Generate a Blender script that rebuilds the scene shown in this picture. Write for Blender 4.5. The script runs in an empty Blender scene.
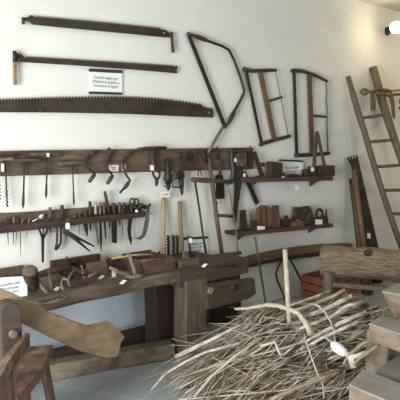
import bpy, bmesh, math, random
from mathutils import Vector, Matrix, noise
SC = bpy.context.scene
COL = SC.collection
random.seed(11)
Z = Vector((0, 0, 1))

# ---------------------------------------------------------------- camera
F = 540.0; HOR = 142.0
PITCH = math.atan((200 - HOR) / F)
PSI = math.atan(F / (650.0 * math.cos(PITCH)))
CAM = Vector((0, -3.63, 1.6))
cd = bpy.data.cameras.new('camera'); cam = bpy.data.objects.new('camera', cd); COL.objects.link(cam)
cam.location = CAM
cam.rotation_euler = (math.pi / 2 - PITCH, 0, -PSI)
cd.sensor_width = 36; cd.lens = 36 * F / 400; cd.clip_start = 0.05
SC.camera = cam
ROT = cam.rotation_euler.to_matrix()
FWD = ROT @ Vector((0, 0, -1))

def ray(px, py): return ROT @ Vector(((px - 200) / F, (200 - py) / F, -1))
def hit(px, py, p, n):
    d = ray(px, py); return CAM + d * ((p - CAM).dot(n) / d.dot(n))
def W(px, py, off=0.0): return hit(px, py, Vector((0, -off, 0)), Vector((0, 1, 0)))
def H(px, py, z=0.0): return hit(px, py, Vector((0, 0, z)), Z)
def depth(p): return (p - CAM).dot(FWD)
def m_per_px(p): return depth(p) / F

# ---------------------------------------------------------------- materials
def node_mat(name):
    m = bpy.data.materials.new(name); m.use_nodes = True
    nt = m.node_tree; b = nt.nodes['Principled BSDF']
    return m, nt, b
def lin(c): return tuple(((x / 255) / 12.92 if x / 255 < .04045 else ((x / 255 + .055) / 1.055) ** 2.4) for x in c) + (1,)
def noise_mat(name, c1, c2, scale, stretch=(1, 1, 1), rough=.7, rotz=0, metal=0., bump=.25, detail=6, c3=None, spots=None):
    m, nt, b = node_mat(name); N = nt.nodes; L = nt.links
    tc = N.new('ShaderNodeTexCoord'); mp = N.new('ShaderNodeMapping'); mp.inputs['Scale'].default_value = stretch
    if rotz: mp.vector_type = 'TEXTURE'; mp.inputs['Scale'].default_value = [1 / k for k in stretch]; mp.inputs['Rotation'].default_value = (0, 0, rotz)
    L.new(tc.outputs['Object'], mp.inputs['Vector'])
    nz = N.new('ShaderNodeTexNoise'); nz.inputs['Scale'].default_value = scale; nz.inputs['Detail'].default_value = detail
    nz.inputs['Roughness'].default_value = .65
    L.new(mp.outputs[0], nz.inputs['Vector'])
    r = N.new('ShaderNodeValToRGB'); r.color_ramp.elements[0].color = lin(c1); r.color_ramp.elements[1].color = lin(c2)
    r.color_ramp.elements[0].position = .32; r.color_ramp.elements[1].position = .68
    L.new(nz.outputs[0], r.inputs[0])
    out = r.outputs[0]
    if c3:
        n2 = N.new('ShaderNodeTexNoise'); n2.inputs['Scale'].default_value = spots or 4; n2.inputs['Detail'].default_value = 3
        L.new(tc.outputs['Object'], n2.inputs['Vector'])
        r2 = N.new('ShaderNodeValToRGB'); r2.color_ramp.elements[0].position = .5; r2.color_ramp.elements[1].position = .68
        L.new(n2.outputs[0], r2.inputs[0])
        mx = N.new('ShaderNodeMixRGB'); mx.inputs[2].default_value = lin(c3)
        L.new(r2.outputs[0], mx.inputs[0]); L.new(out, mx.inputs[1]); out = mx.outputs[0]
    L.new(out, b.inputs['Base Color'])
    b.inputs['Roughness'].default_value = rough; b.inputs['Metallic'].default_value = metal
    if bump:
        bp = N.new('ShaderNodeBump'); bp.inputs['Strength'].default_value = bump; bp.inputs['Distance'].default_value = .01
        L.new(nz.outputs[0], bp.inputs['Height']); L.new(bp.outputs[0], b.inputs['Normal'])
    return m
GX, GY, GZ = (1, 9, 9), (9, 1, 9), (9, 9, 1)
def dull(c): m = sum(c) / 3; return tuple((x * .86 + m * .14) * .87 for x in c)
def wood(name, c1, c2, g=GX, scale=5, **k):
    if k.get('c3'): k['c3'] = dull(k['c3'])
    return noise_mat(name, dull(c1), dull(c2), scale, g, **k)
M = {}
M['board'] = wood('old_brown_board', (86, 66, 49), (132, 106, 80), c3=(76, 54, 38), spots=3)
M['shelf'] = wood('shelf_wood', (72, 48, 34), (112, 76, 52))
M['bench'] = wood('bench_wood', (86, 72, 58), (142, 124, 102), c3=(92, 66, 46), spots=5, bump=.5)
M['bench_dark'] = wood('bench_dark_wood', (62, 44, 33), (100, 76, 58), bump=.4, c3=(80, 66, 54), spots=5)
M['post'] = wood('bench_post_wood', (84, 66, 48), (124, 102, 80), g=GZ, bump=.4)
M['post_dark'] = wood('dark_post_wood', (44, 32, 25), (76, 54, 42), g=GZ)
M['rail'] = wood('rail_wood', (108, 92, 70), (152, 134, 106), c3=(96, 74, 52), spots=6, bump=.5)
M['ochre'] = wood('ochre_plank_wood', (146, 116, 82), (178, 148, 110), g=(2, 6, 6), scale=4, c3=(124, 96, 64), spots=5)
M['red'] = wood('red_brown_wood', (100, 62, 46), (146, 106, 86), g=(5, 3, 5), c3=(160, 142, 124), spots=9)
M['redside'] = wood('dark_red_wood', (62, 38, 28), (98, 62, 44), g=GZ)
M['dark'] = wood('dark_brown_wood', (48, 33, 24), (84, 58, 41), g=GZ)
M['darkx'] = wood('dark_brown_wood_across', (48, 33, 24), (88, 60, 42), g=GX)
M['mid'] = wood('mid_brown_wood', (82, 60, 42), (120, 92, 66), g=GZ)
M['midx'] = wood('mid_brown_wood_across', (82, 60, 42), (120, 92, 66), g=GX)
M['orange'] = wood('orange_brown_wood', (104, 72, 44), (142, 102, 66), g=GZ)
M['pale'] = wood('pale_handle_wood', (176, 142, 92), (208, 176, 124), g=GZ)
M['palex'] = wood('pale_handle_wood_across', (130, 100, 68), (176, 142, 100), g=GX)
M['grey'] = wood('grey_brown_wood', (98, 84, 68), (142, 126, 104), g=GZ)
M['ladder'] = wood('ladder_wood', (94, 78, 56), (132, 112, 82), g=GZ)
M['wallbeam'] = wood('wall_beam_wood', (112, 84, 54), (156, 122, 82), g=GX)
M['box'] = wood('red_box_wood', (84, 54, 40), (116, 80, 60), g=GX)
M['slab'] = noise_mat('grey_painted_timber', (122, 118, 112), (147, 142, 134), 5, (4, 1, 4), rough=.6, bump=.15, c3=(120, 108, 94), spots=5)
M['slabwood'] = noise_mat('bare_beam_wood', (104, 88, 72), (136, 118, 100), 5, (2, 2, 8), c3=(96, 72, 52), spots=6)
M['log'] = noise_mat('log_bark', (92, 74, 54), (176, 152, 120), 5, (1.5, 9, 9), bump=1.0, rough=.9, c3=(70, 54, 40), spots=5)
M['iron'] = noise_mat('dark_iron', (34, 30, 28), (58, 51, 46), 14, rough=.55, metal=.35, bump=.1)
M['blade'] = noise_mat('rusty_saw_blade', (48, 40, 36), (74, 62, 56), 7, (1, 4, 4), rough=.6, metal=.3, bump=.08, c3=(54, 38, 30), spots=4)
M['steel'] = noise_mat('grey_steel', (92, 94, 94), (132, 132, 130), 12, rough=.45, metal=.5, bump=.05)
M['blueiron'] = noise_mat('blue_grey_iron', (47, 46, 45), (70, 68, 65), 12, rough=.5, metal=.3, bump=.1)
M['paper'] = noise_mat('white_paper', (226, 228, 226), (236, 237, 234), 3, rough=.8, bump=0)
M['tag'] = noise_mat('tag_card', (232, 230, 220), (240, 238, 230), 3, rough=.8, bump=0)
M['tagy'] = noise_mat('yellowed_card', (222, 208, 168), (232, 220, 184), 3, rough=.8, bump=0)
M['ink'] = noise_mat('black_ink', (100, 100, 108), (116, 116, 122), 3, bump=0)
M['strip'] = wood('dark_sign_strip', (58, 40, 34), (78, 56, 46))
M['rope'] = noise_mat('hemp_rope', (88, 70, 46), (124, 102, 72), 40, bump=.6, rough=.9)
M['string'] = noise_mat('grey_string', (96, 84, 68), (130, 116, 96), 30, rough=.9, bump=.3)
M['white'] = noise_mat('white_cloth', (192, 190, 183), (208, 206, 200), 12, rough=.7, bump=.3)
M['twig'] = noise_mat('dry_grey_twig', (130, 120, 106), (206, 197, 182), 9, (1, 3, 3), rough=.9, bump=.4, c3=(94, 74, 54), spots=7)
M['twig2'] = noise_mat('brown_twig', (98, 82, 64), (148, 130, 108), 9, (1, 3, 3), rough=.9, bump=.4)
M['twig3'] = noise_mat('pale_bare_twig', (136, 124, 106), (180, 168, 147), 9, (1, 3, 3), rough=.85, bump=.3)
M['twigdark'] = noise_mat('shaded_brush', (76, 60, 44), (124, 102, 80), 9, (1, 3, 3), rough=.95, bump=.4)  # darkened brown puts shade into the gaps below the top twigs
M['crate'] = noise_mat('orange_red_crate', (116, 64, 42), (146, 84, 56), 5, rough=.6)
M['flower'] = noise_mat('dried_red_flowers', (92, 34, 26), (140, 58, 40), 30, rough=.9)
M['paleblue'] = noise_mat('pale_blue_plastic', (142, 164, 188), (160, 180, 200), 4, bump=0)

# ---------------------------------------------------------------- mesh builder
class MB:
    def __init__(s): s.bm = bmesh.new()
    def face(s, vs, smooth=False):
        try:
            f = s.bm.faces.new(vs); f.smooth = smooth; return f
        except ValueError: return None
    def prism(s, front, back, bevel=0):
        a = [s.bm.verts.new(p) for p in front]; b = [s.bm.verts.new(p) for p in back]
        fs = [s.face(a), s.face(b[::-1])]; n = len(a)
        for i in range(n): fs.append(s.face([a[i], b[i], b[(i + 1) % n], a[(i + 1) % n]]))
        if bevel:
            es = {e for f in fs if f for e in f.edges}
            bmesh.ops.bevel(s.bm, geom=list(es), offset=bevel, segments=2, affect='EDGES', clamp_overlap=True)
        return s
    def ext(s, pts, off=.01, th=.01, bevel=0, base=None):
        """outline seen on the wall, built on the plane `off` metres in front of the wall, th thick"""
        ps = [W(x, y, off + th) for x, y in pts]
        if base: ps = [Vector((p.x, p.y, max(p.z, base(p.x)))) for p in ps]
        return s.prism(ps, [p + Vector((0, th, 0)) for p in ps], bevel)
    def strip(s, p0, p1, w0, w1, off=.01, th=.01, bevel=0, base=None):
        d = Vector((p1[0] - p0[0], p1[1] - p0[1])).normalized(); n = Vector((-d.y, d.x))
        q = [(p0[0] + n.x * w0 / 2, p0[1] + n.y * w0 / 2), (p1[0] + n.x * w1 / 2, p1[1] + n.y * w1 / 2),
             (p1[0] - n.x * w1 / 2, p1[1] - n.y * w1 / 2), (p0[0] - n.x * w0 / 2, p0[1] - n.y * w0 / 2)]
        return s.ext(q, off, th, bevel, base)
    def tube(s, pts, r, n=8, caps=True):
        if not isinstance(r, (list, tuple)): r = [r] * len(pts)
        pts = [Vector(p) for p in pts]
        t0 = (pts[1] - pts[0]).normalized(); u = t0.orthogonal().normalized(); rings = []
        for i, p in enumerate(pts):
            t = (pts[min(i + 1, len(pts) - 1)] - pts[max(i - 1, 0)]).normalized()
            u = (u - t * u.dot(t)).normalized(); v = t.cross(u)
            rings.append([s.bm.verts.new(p + (u * math.cos(a) + v * math.sin(a)) * r[i]) for a in [2 * math.pi * k / n for k in range(n)]])
        for a, b in zip(rings, rings[1:]):
            for k in range(n): s.face([a[k], a[(k + 1) % n], b[(k + 1) % n], b[k]], True)
        if caps: s.face(rings[0][::-1]); s.face(rings[-1])
        return s
    def tubepx(s, pts, rp, off=.03, n=8):
        """pixel polyline (x, y[, off]); radius in picture pixels at that distance"""
        P = [W(p[0], p[1], p[2] if len(p) > 2 else off) for p in pts]
        if not isinstance(rp, (list, tuple)): rp = [rp] * len(P)
        return s.tube(P, [a * m_per_px(q) for a, q in zip(rp, P)], n)
    def box(s, lo, hi, bevel=0):
        x0, y0, z0 = lo; x1, y1, z1 = hi
        f = [Vector(p) for p in ((x0, y0, z0), (x1, y0, z0), (x1, y0, z1), (x0, y0, z1))]
        return s.prism(f, [Vector((p.x, y1, p.z)) for p in f], bevel)
    def bar(s, A, B, w, h, up=Z, bevel=0):
        A = Vector(A); B = Vector(B); t = (B - A).normalized(); sd = t.cross(up).normalized(); u = sd.cross(t)
        c = [sd * (w / 2) + u * (h / 2), -sd * (w / 2) + u * (h / 2), -sd * (w / 2) - u * (h / 2), sd * (w / 2) - u * (h / 2)]
        return s.prism([A + k for k in c], [B + k for k in c], bevel)
    def beam(s, A, B, w, h, up=Z, seg=12, amp=.004, rnd=.3, freq=6, taper=1., bow=0., seed=0, cs=3):
        """hewn timber: rounded section swept from A to B with surface wobble"""
        A = Vector(A); B = Vector(B); t = (B - A).normalized(); sd = t.cross(up).normalized(); u = sd.cross(t)
        r = rnd * min(w, h) / 2; prof = []
        for cx, cy, a0 in ((w / 2 - r, h / 2 - r, 0), (-w / 2 + r, h / 2 - r, 90), (-w / 2 + r, -h / 2 + r, 180), (w / 2 - r, -h / 2 + r, 270)):
            for k in range(cs + 1):
                a = math.radians(a0 + 90 * k / cs); prof.append((cx + r * math.cos(a), cy + r * math.sin(a)))
        rings = []
        for i in range(seg + 1):
            f = i / seg; c = A.lerp(B, f) + u * (bow * math.sin(math.pi * f)); k = 1 + (taper - 1) * f
            ring = []
            for x, y in prof:
                p = c + sd * (x * k) + u * (y * k)
                q = p * freq + Vector((seed, seed * 2.3, 0)); q = q - t * (q.dot(t)) * .6
                nn = (sd * x + u * y).normalized()
                ring.append(s.bm.verts.new(p + nn * (noise.noise(q) * amp * 2) + t * (noise.noise(p * 20) * amp if i in (0, seg) else 0)))
            rings.append(ring)
        n = len(prof)
        for a, b in zip(rings, rings[1:]):
            for k in range(n): s.face([a[k], a[(k + 1) % n], b[(k + 1) % n], b[k]], rnd > .5)
        s.face(rings[0][::-1]); s.face(rings[-1]); return s
    def lathe(s, O, axis, prof, n=16):
        """prof: (distance along axis, radius)"""
        O = Vector(O); axis = Vector(axis).normalized()
        return s.tube_axis(O, axis, prof, n)
    def tube_axis(s, O, ax, prof, n):
        u = ax.orthogonal().normalized(); v = ax.cross(u); rings = []
        for d, r in prof:
            rings.append([s.bm.verts.new(O + ax * d + (u * math.cos(a) + v * math.sin(a)) * max(r, 1e-4)) for a in [2 * math.pi * k / n for k in range(n)]])
        for a, b in zip(rings, rings[1:]):
            for k in range(n): s.face([a[k], a[(k + 1) % n], b[(k + 1) % n], b[k]], True)
        s.face(rings[0][::-1]); s.face(rings[-1]); return s
    def ball(s, c, r, n=10):
        c = Vector(c); r = (r, r, r) if not isinstance(r, (tuple, list)) else r
        m = Matrix.Translation(c) @ Matrix.Diagonal((r[0], r[1], r[2], 1))
        g = bmesh.ops.create_uvsphere(s.bm, u_segments=n + 2, v_segments=n, radius=1, matrix=m)
        for v in g['verts']:
            for f in v.link_faces: f.smooth = True
        return s
    def spiral(s, A, B, r, turns, wr, n=5):
        A = Vector(A); B = Vector(B); t = (B - A).normalized(); u = t.orthogonal().normalized(); v = t.cross(u); k = int(turns * 8)
        return s.tube([A.lerp(B, i / k) + (u * math.cos(i * math.pi / 4) + v * math.sin(i * math.pi / 4)) * r for i in range(k + 1)], wr, n)
    def mesh(s, name, mat, origin):
        bmesh.ops.recalc_face_normals(s.bm, faces=s.bm.faces[:])
        me = bpy.data.meshes.new(name)
        bmesh.ops.translate(s.bm, verts=s.bm.verts[:], vec=-Vector(origin))
        s.bm.to_mesh(me); s.bm.free(); me.materials.append(mat); return me
    def bounds(s):
        co = [v.co for v in s.bm.verts]
        return [min(c[i] for c in co) for i in range(3)], [max(c[i] for c in co) for i in range(3)]

def set_tags(o, label, cat, group=None, kind=None):
    if label: o['label'] = label
    if cat: o['category'] = cat
    if group: o['group'] = group
    if kind: o['kind'] = kind
def base_of(mbs):
    bs = [m.bounds() for m in mbs]
    lo = [min(b[0][i] for b in bs) for i in range(3)]; hi = [max(b[1][i] for b in bs) for i in range(3)]
    return Vector(((lo[0] + hi[0]) / 2, (lo[1] + hi[1]) / 2, lo[2]))
def thing(name, label, cat, parts, group=None, texts=()):
    """parts: (name, MB, material[, index of the part it is a sub-part of[, label]])"""
    O = base_of([p[1] for p in parts])
    r = bpy.data.objects.new(name, None); COL.objects.link(r); r.location = O; r.empty_display_size = .05
    set_tags(r, label, cat, group); made = []
    for p in parts:
        o = bpy.data.objects.new(p[0], p[1].mesh(p[0], M[p[2]], O)); COL.objects.link(o)
        o.parent = r if len(p) < 4 or p[3] is None else made[p[3]]
        if len(p) > 4: o['label'] = p[4]
        made.append(o)
    for (nm, body, pos, width, size, shear, pi) in texts:
        c = bpy.data.curves.new('text', 'FONT'); c.body = body; c.size = size; c.shear = shear; c.extrude = .0006
        c.align_x = 'CENTER'; c.align_y = 'CENTER'; c.space_line = .95; c.resolution_u = 3
        tmp = bpy.data.objects.new('text', c); COL.objects.link(tmp); bpy.context.view_layer.update()
        me = bpy.data.meshes.new_from_object(tmp.evaluated_get(bpy.context.evaluated_depsgraph_get()))
        bpy.data.objects.remove(tmp); bpy.data.curves.remove(c)
        xs = [v.co.x for v in me.vertices]; k = width / (max(xs) - min(xs)); me.transform(Matrix.Rotation(math.pi / 2, 4, 'X') @ Matrix.Diagonal((k, k, 1, 1)))
        me.materials.clear(); me.materials.append(M['ink']); me.name = nm
        o = bpy.data.objects.new(nm, me); COL.objects.link(o); o.parent = made[pi] if pi is not None else r
        o.location = Vector(pos) - O
    return r
def one(name, label, cat, mb, mat, group=None, kind=None):
    O = base_of([mb]); o = bpy.data.objects.new(name, mb.mesh(name, M[mat], O)); COL.objects.link(o); o.location = O
    set_tags(o, label, cat, group, kind); return o
def struct(name, mb, mat):
    o = bpy.data.objects.new(name, mb.mesh(name, mat, (0, 0, 0))); COL.objects.link(o); o['kind'] = 'structure'; return o
# ================================================================ the room
plaster = noise_mat('white_plaster', (217, 216, 208), (224, 223, 215), 2.5, rough=.9, bump=.03)
ceilm = noise_mat('ceiling_plaster', (206, 200, 186), (212, 206, 192), 2.5, rough=.9, bump=.02)
def tile_mat():
    m, nt, b = node_mat('grey_floor_tiles'); N = nt.nodes; L = nt.links
    tc = N.new('ShaderNodeTexCoord'); mp = N.new('ShaderNodeMapping'); mp.inputs['Rotation'].default_value = (0, 0, math.radians(60))
    mp.inputs['Location'].default_value = (.1, .12, 0)
    L.new(tc.outputs['Object'], mp.inputs['Vector'])
    br = N.new('ShaderNodeTexBrick'); br.offset = 0; br.squash = 1
    br.inputs['Color1'].default_value = lin((148, 154, 156)); br.inputs['Color2'].default_value = lin((156, 162, 163)); br.inputs['Mortar'].default_value = lin((186, 188, 186))
    br.inputs['Scale'].default_value = 1; br.inputs['Brick Width'].default_value = .3; br.inputs['Row Height'].default_value = .3
    br.inputs['Mortar Size'].default_value = .004; br.inputs['Mortar Smooth'].default_value = .2
    L.new(mp.outputs[0], br.inputs['Vector']); L.new(br.outputs['Color'], b.inputs['Base Color']); b.inputs['Roughness'].default_value = .45
    return m
XL, XR, YF, ZC = -1.6, 8.4, -7.2, W(378, 6).z
struct('floor', MB().box((XL, YF, -.1), (XR, 0.1, 0)), tile_mat())
struct('ceiling', MB().box((XL, YF, ZC), (XR, 0.1, ZC + .1)), ceilm)
struct('wall_back', MB().box((XL - .2, 0, 0), (XR + .2, .2, ZC)), plaster)
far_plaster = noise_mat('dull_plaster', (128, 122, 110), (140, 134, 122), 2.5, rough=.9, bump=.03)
struct('wall_right', MB().box((XR, YF, 0), (XR + .2, 0, ZC)), far_plaster)
def holed_wall(name, axis, c, t, a0, a1, holes):
    mb = MB(); cuts = [a0]
    def add(u0, u1, z0, z1):
        if axis == 'x': mb.box((c, u0, z0), (c + t, u1, z1))
        else: mb.box((u0, c, z0), (u1, c + t, z1))
    u = a0
    for h0, h1, z0, z1 in holes:
        add(u, h0, 0, ZC); add(h0, h1, 0, z0); add(h0, h1, z1, ZC); u = h1
    add(u, a1, 0, ZC)
    return struct(name, mb, far_plaster)
winm = noise_mat('window_frame_paint', (200, 200, 196), (210, 210, 206), 4, rough=.5, bump=0)
WL = [(-3.3, -1.3, .15, 2.2)]
WFR = [(0.2, 2.4, .9, 2.75), (4.2, 6.4, .9, 2.75)]  # unseen windows added behind the camera to give general fill light
holed_wall('wall_left', 'x', XL - .2, .2, YF, 0, WL)
holed_wall('wall_front', 'y', YF - .2, .2, XL - .2, XR + .2, WFR)
def win(n, axis, c, h):
    u0, u1, z0, z1 = h; mb = MB()
    def add(a, b, p, q):
        if axis == 'x': mb.box((c - .13, a, p), (c - .07, b, q))
        else: mb.box((a, c - .13, p), (b, c - .07, q))
    for a, b in ((u0, u0 + .06), (u1 - .06, u1), ((u0 + u1) / 2 - .03, (u0 + u1) / 2 + .03)): add(a, b, z0, z1)
    for p, q in ((z0, z0 + .06), (z1 - .06, z1), (z0 + 1.2, z0 + 1.24)): add(u0, u1, p, q)
    struct('window_%d' % n, mb, winm)
def sky_light(name, loc, rot, sx, sy, e, col):
    l = bpy.data.lights.new(name, 'AREA'); l.shape = 'RECTANGLE'; l.size = sx; l.size_y = sy; l.energy = e; l.color = col
    o = bpy.data.objects.new(name, l); COL.objects.link(o); o.location = loc; o.rotation_euler = rot; return o
win(1, 'x', XL, WL[0]); win(2, 'y', YF, WFR[0]); win(3, 'y', YF, WFR[1])
SKYC = (.905, .967, 1.0)
sky_light('daylight_side', (XL - .25, -2.3, 1.18), (0, -math.pi / 2, 0), 2.05, 2.0, 400, SKYC)
for i, h in enumerate(WFR):
    sky_light('front_fill', ((h[0] + h[1]) / 2, YF - .25, 1.83), (math.pi / 2, 0, 0), 2.2, 1.85, (75, 10)[i], SKYC)
w = bpy.data.worlds.new('sky'); SC.world = w; w.use_nodes = True
w.node_tree.nodes['Background'].inputs[0].default_value = (.8, .9, 1, 1); w.node_tree.nodes['Background'].inputs[1].default_value = 1.0

# spot lamp high on the wall
lp = W(396, 27, .30); lw = W(388.5, 31, .02)
bulbm, nt, b = node_mat('warm_bulb'); b.inputs['Emission Color'].default_value = (1, .83, .55, 1); b.inputs['Emission Strength'].default_value = 14; M['bulb'] = bulbm
ax = ((CAM - lp).normalized() + Vector((-.1, -.1, -.2))).normalized()
mbp = MB().lathe(lw + Vector((0, .02, 0)), (0, -1, 0), [(0, .05), (.018, .05), (.02, .03), (.03, .012)])
mba = MB().tube([lw + Vector((0, -.01, 0)), lw.lerp(lp, .5) + Vector((0, -.05, 0)), lp - ax * .02], .009)
mbs = MB().lathe(lp - ax * .05, ax, [(0, .022), (.02, .045), (.05, .068), (.056, .068), (.054, .06)])
mbb = MB().lathe(lp + ax * .004, ax, [(0, .03), (.012, .062), (.024, .066), (.04, .05), (.05, .02), (.052, .004)])
thing('spot_lamp', 'lit warm spot lamp on a short arm high on the white wall', 'lamp', [('mounting_plate', mbp, 'iron'), ('arm', mba, 'iron'), ('lamp_shade', mbs, 'iron'), ('bulb', mbb, 'bulb', None, 'glowing warm bulb')])
def glow(name, loc, e, r):
    l = bpy.data.lights.new(name, 'POINT'); l.energy = e; l.color = (1, .76, .46); l.shadow_soft_size = r
    o = bpy.data.objects.new(name, l); COL.objects.link(o); o.location = loc
glow('lamp_glow', lp + ax * .14, 4, .06)
glow('warm_fill', (7.4, -1.1, 2.85), 42, .12)   # added unseen fill light, warms the upper right wall

# ================================================================ big saws
def teeth(x0, y0, x1, y1, n, amp, curve=0):
    out = []
    for i in range(n):
        for k, a in ((0, 0), (.5, -amp), ):
            f = (i + k) / n; out.append((x0 + (x1 - x0) * f, y0 + (y1 - y0) * f - curve * 4 * f * (1 - f) + a))
    out.append((x1, y1)); return out
SO = .022
mb = MB().ext([(23, 20), (24, 17.5), (28, 17), (31, 15), (34, 16)] + teeth(36, 17.6, 161, 29.6, 58, 2.3, .5) + [(165, 29.5), (170, 33), (170.5, 37.5), (160, 36.8), (100, 31), (60, 27.3), (33, 24.5), (29, 22)], SO, .004)
peg = MB().tubepx([(171.6, 32, .03), (173, 52.5, .03)], 1.5)
hook = MB().tubepx([(23, 17.5, .03), (23.4, 24.3, .03)], 1.6)
nails = [('nail', MB().tubepx([(x, y, 0), (x, y, .045)], .8), 'steel') for x, y in ((29, 21.5), (164, 33))]
thing('crosscut_saw', 'topmost long two-man saw with a dark peg hanging at its right end', 'saw', [('blade', mb, 'blade'), ('handle_peg', peg, 'dark'), ('socket', hook, 'iron')] + nails)
mb = MB().ext([(15.5, 54), (18, 52.8), (22, 54.5), (25, 57.2)] + teeth(26, 57.8, 174, 67, 60, 2.1, .3) + [(177.3, 65.5), (177.3, 73.5), (168, 72.5), (130, 69.3), (70, 65), (18, 61.8), (15.5, 60)], SO, .004)
peg = MB().tubepx([(14.8, 60, .03), (15, 85, .03)], [1.9, 1.7]); sock = MB().tubepx([(14.6, 51, .03), (14.8, 62, .03)], 2.1)
nails = [('nail', MB().tubepx([(x, y, 0), (x, y, .045)], .8), 'steel') for x, y in ((19, 60.5), (176, 70))]
thing('crosscut_saw', 'long two-man saw with an upright wooden handle at its left end', 'saw', [('blade', mb, 'blade'), ('handle', peg, 'palex', None, 'upright worn wooden handle'), ('socket', sock, 'iron')] + nails)
top = [(-22, 101.5)]
for i in range(70):
    for a in (0, -2.6):
        f = (i + (0 if a == 0 else .5)) / 70; x = -20 + f * 221
        y = 101.8 - 3.6 * math.sin(min(1, (x + 20) / 135) * math.pi / 2) + (0 if x < 115 else (x - 115) ** 2 / 88 ** 2 * 8.2)
        top.append((x, y + a))
mb = MB().ext(top + [(204, 107), (213, 108.6), (213.5, 117.6), (203, 117.2), (170, 115.8), (130, 114), (65, 112.6), (0, 112.2), (-22, 113)], SO, .004)
nails = [('nail', MB().tubepx([(x, y, 0), (x, y, .045)], .8), 'steel') for x, y in ((209, 112.5), (40, 110))]
thing('crosscut_saw', 'largest toothed saw blade, without handles, hung below the framed notice', 'saw', [('blade', mb, 'blade')] + nails)

def sign(label, x0, y0, x1, y1, yb0, yb1, off, body, strips, name='notice', th=.006, size=.82, base=None):
    a, b2, c, d = (x0, y0), (x1, y1), (x1, yb1), (x0, yb0)
    pm = MB().ext([a, b2, c, d], off, th, 0, base); parts = [('paper', pm, 'paper')]
    if strips[0]: parts.append(('top_strip', MB().strip(a, b2, strips[0], strips[0], off - .001, th + .006), 'strip'))
    if strips[1]: parts.append(('bottom_strip', MB().strip(d, c, strips[1], strips[1], off - .001, th + .006), 'strip'))
    ctr = W((x0 + x1) / 2, (y0 + y1 + yb0 + yb1) / 4, off + th + .0012)
    wd = (W(x1, y1, off) - W(x0, y0, off)).x * size
    return thing(name, label, 'sign', parts, texts=[('lettering', body, ctr, wd, .05, .3, 0)])
sign('white notice with dark top and bottom strips hung between the long saws', 89.5, 70, 122.3, 71.8, 92.6, 93.6, .008, 'Grandi seghe per\nabbattere piante e\ntroncare il legno', (3, 2.4))

# ---- steel bow saw
bl = MB().strip((188.7, 34), (225, 126.5), 3.6, 3.6, .03, .006)
fr = MB().tubepx([(188.5, 33.5), (193, 35.5), (208, 41), (222, 46), (229, 50), (234, 60), (240, 76), (244.3, 90), (243.5, 94), (240, 101), (235, 110), (229, 122), (225, 127)], 1.35, .034)
g1 = MB().tubepx([(193, 35.7), (198, 37), (203, 39), (208, 41)], [1.5, 2.4, 2.4, 1.5], .034)
g2 = MB().tubepx([(235.5, 109), (233, 114), (230.5, 119), (228.5, 123)], [1.5, 2.4, 2.4, 1.5], .034)
bn = MB().tubepx([(188.6, 34, 0), (188.6, 34, .05)], 2.2).tubepx([(225, 127, .02), (225, 127, .05)], 2)
thing('bow_saw', 'large bow saw with a bent iron frame and a straight dark blade', 'saw', [('blade', bl, 'iron'), ('frame', fr, 'iron'), ('grip', g1, 'dark'), ('grip', g2, 'dark'), ('bolt', bn, 'iron')])

# ---- wooden frame saws
def frame_saw(label, top, blade, stile, string, toggle, bottom, sm, am, off=.02, bw=2.6, sw=4.2, group=None, extra=()):
    o1 = off + .012
    def arm(pts, w): 
        mb = MB(); P = [W(x, y, o1) for x, y in pts]
        mb.tube(P, [k * m_per_px(p) for k, p in zip(w, P)], 8); return mb
    parts = [('top_arm', arm(*top), am), ('bottom_arm', arm(*bottom), am),
             ('blade', MB().strip(blade[0], blade[1], bw, bw, off + .008, .006), 'iron'),
             ('stile', MB().strip(stile[0], stile[1], sw, sw, off, .022, .004), sm),
             ('toggle', MB().strip(toggle[0], toggle[1], 2.6, 2.2, off + .004, .012, .002), am),
             ('cord', MB().tubepx(string, .55 if len(string) == 2 else .8, o1, 5), 'string')]
    return thing('frame_saw', label, 'saw', parts)
frame_saw('tilted wooden frame saw with an orange-brown stile, right of the bow saw',
    ([(244, 69), (246.5, 70), (253, 71), (262, 70.7), (270, 70.2), (276, 70.2)], [2.6, 2.2, 1.9, 1.9, 1.7, 1.5]), ((246.3, 70), (262, 144)), ((261, 71), (275, 139)),
    [(275.3, 70.5), (288.5, 136)], ((268, 101.5), (282.8, 97)), ([(260.3, 144.8), (263, 143.4), (276, 139.6), (290, 136.2)], [2.2, 2, 1.9, 1.7]), 'orange', 'darkx')
frame_saw('upright wooden frame saw with an arched top arm above the upper shelf',
    ([(291.7, 70.7), (296, 70.6), (302, 71), (309, 73), (316, 75.7), (327.3, 81.3)], [2, 2.1, 1.9, 1.9, 1.8, 1.4]), ((294.3, 71.5), (297, 155)), ((310.2, 74), (312.8, 153)),
    [(326, 82), (326.6, 90), (326.2, 100), (327, 112), (326.8, 126), (327.6, 140), (327.8, 153)], ((313, 115.6), (327.5, 117)), ([(295.4, 155.4), (300, 155.2), (314, 154.7), (329, 153.2)], [2.2, 2, 1.8, 1.8]), 'mid', 'darkx', bw=2.8, sw=3.8)
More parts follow.
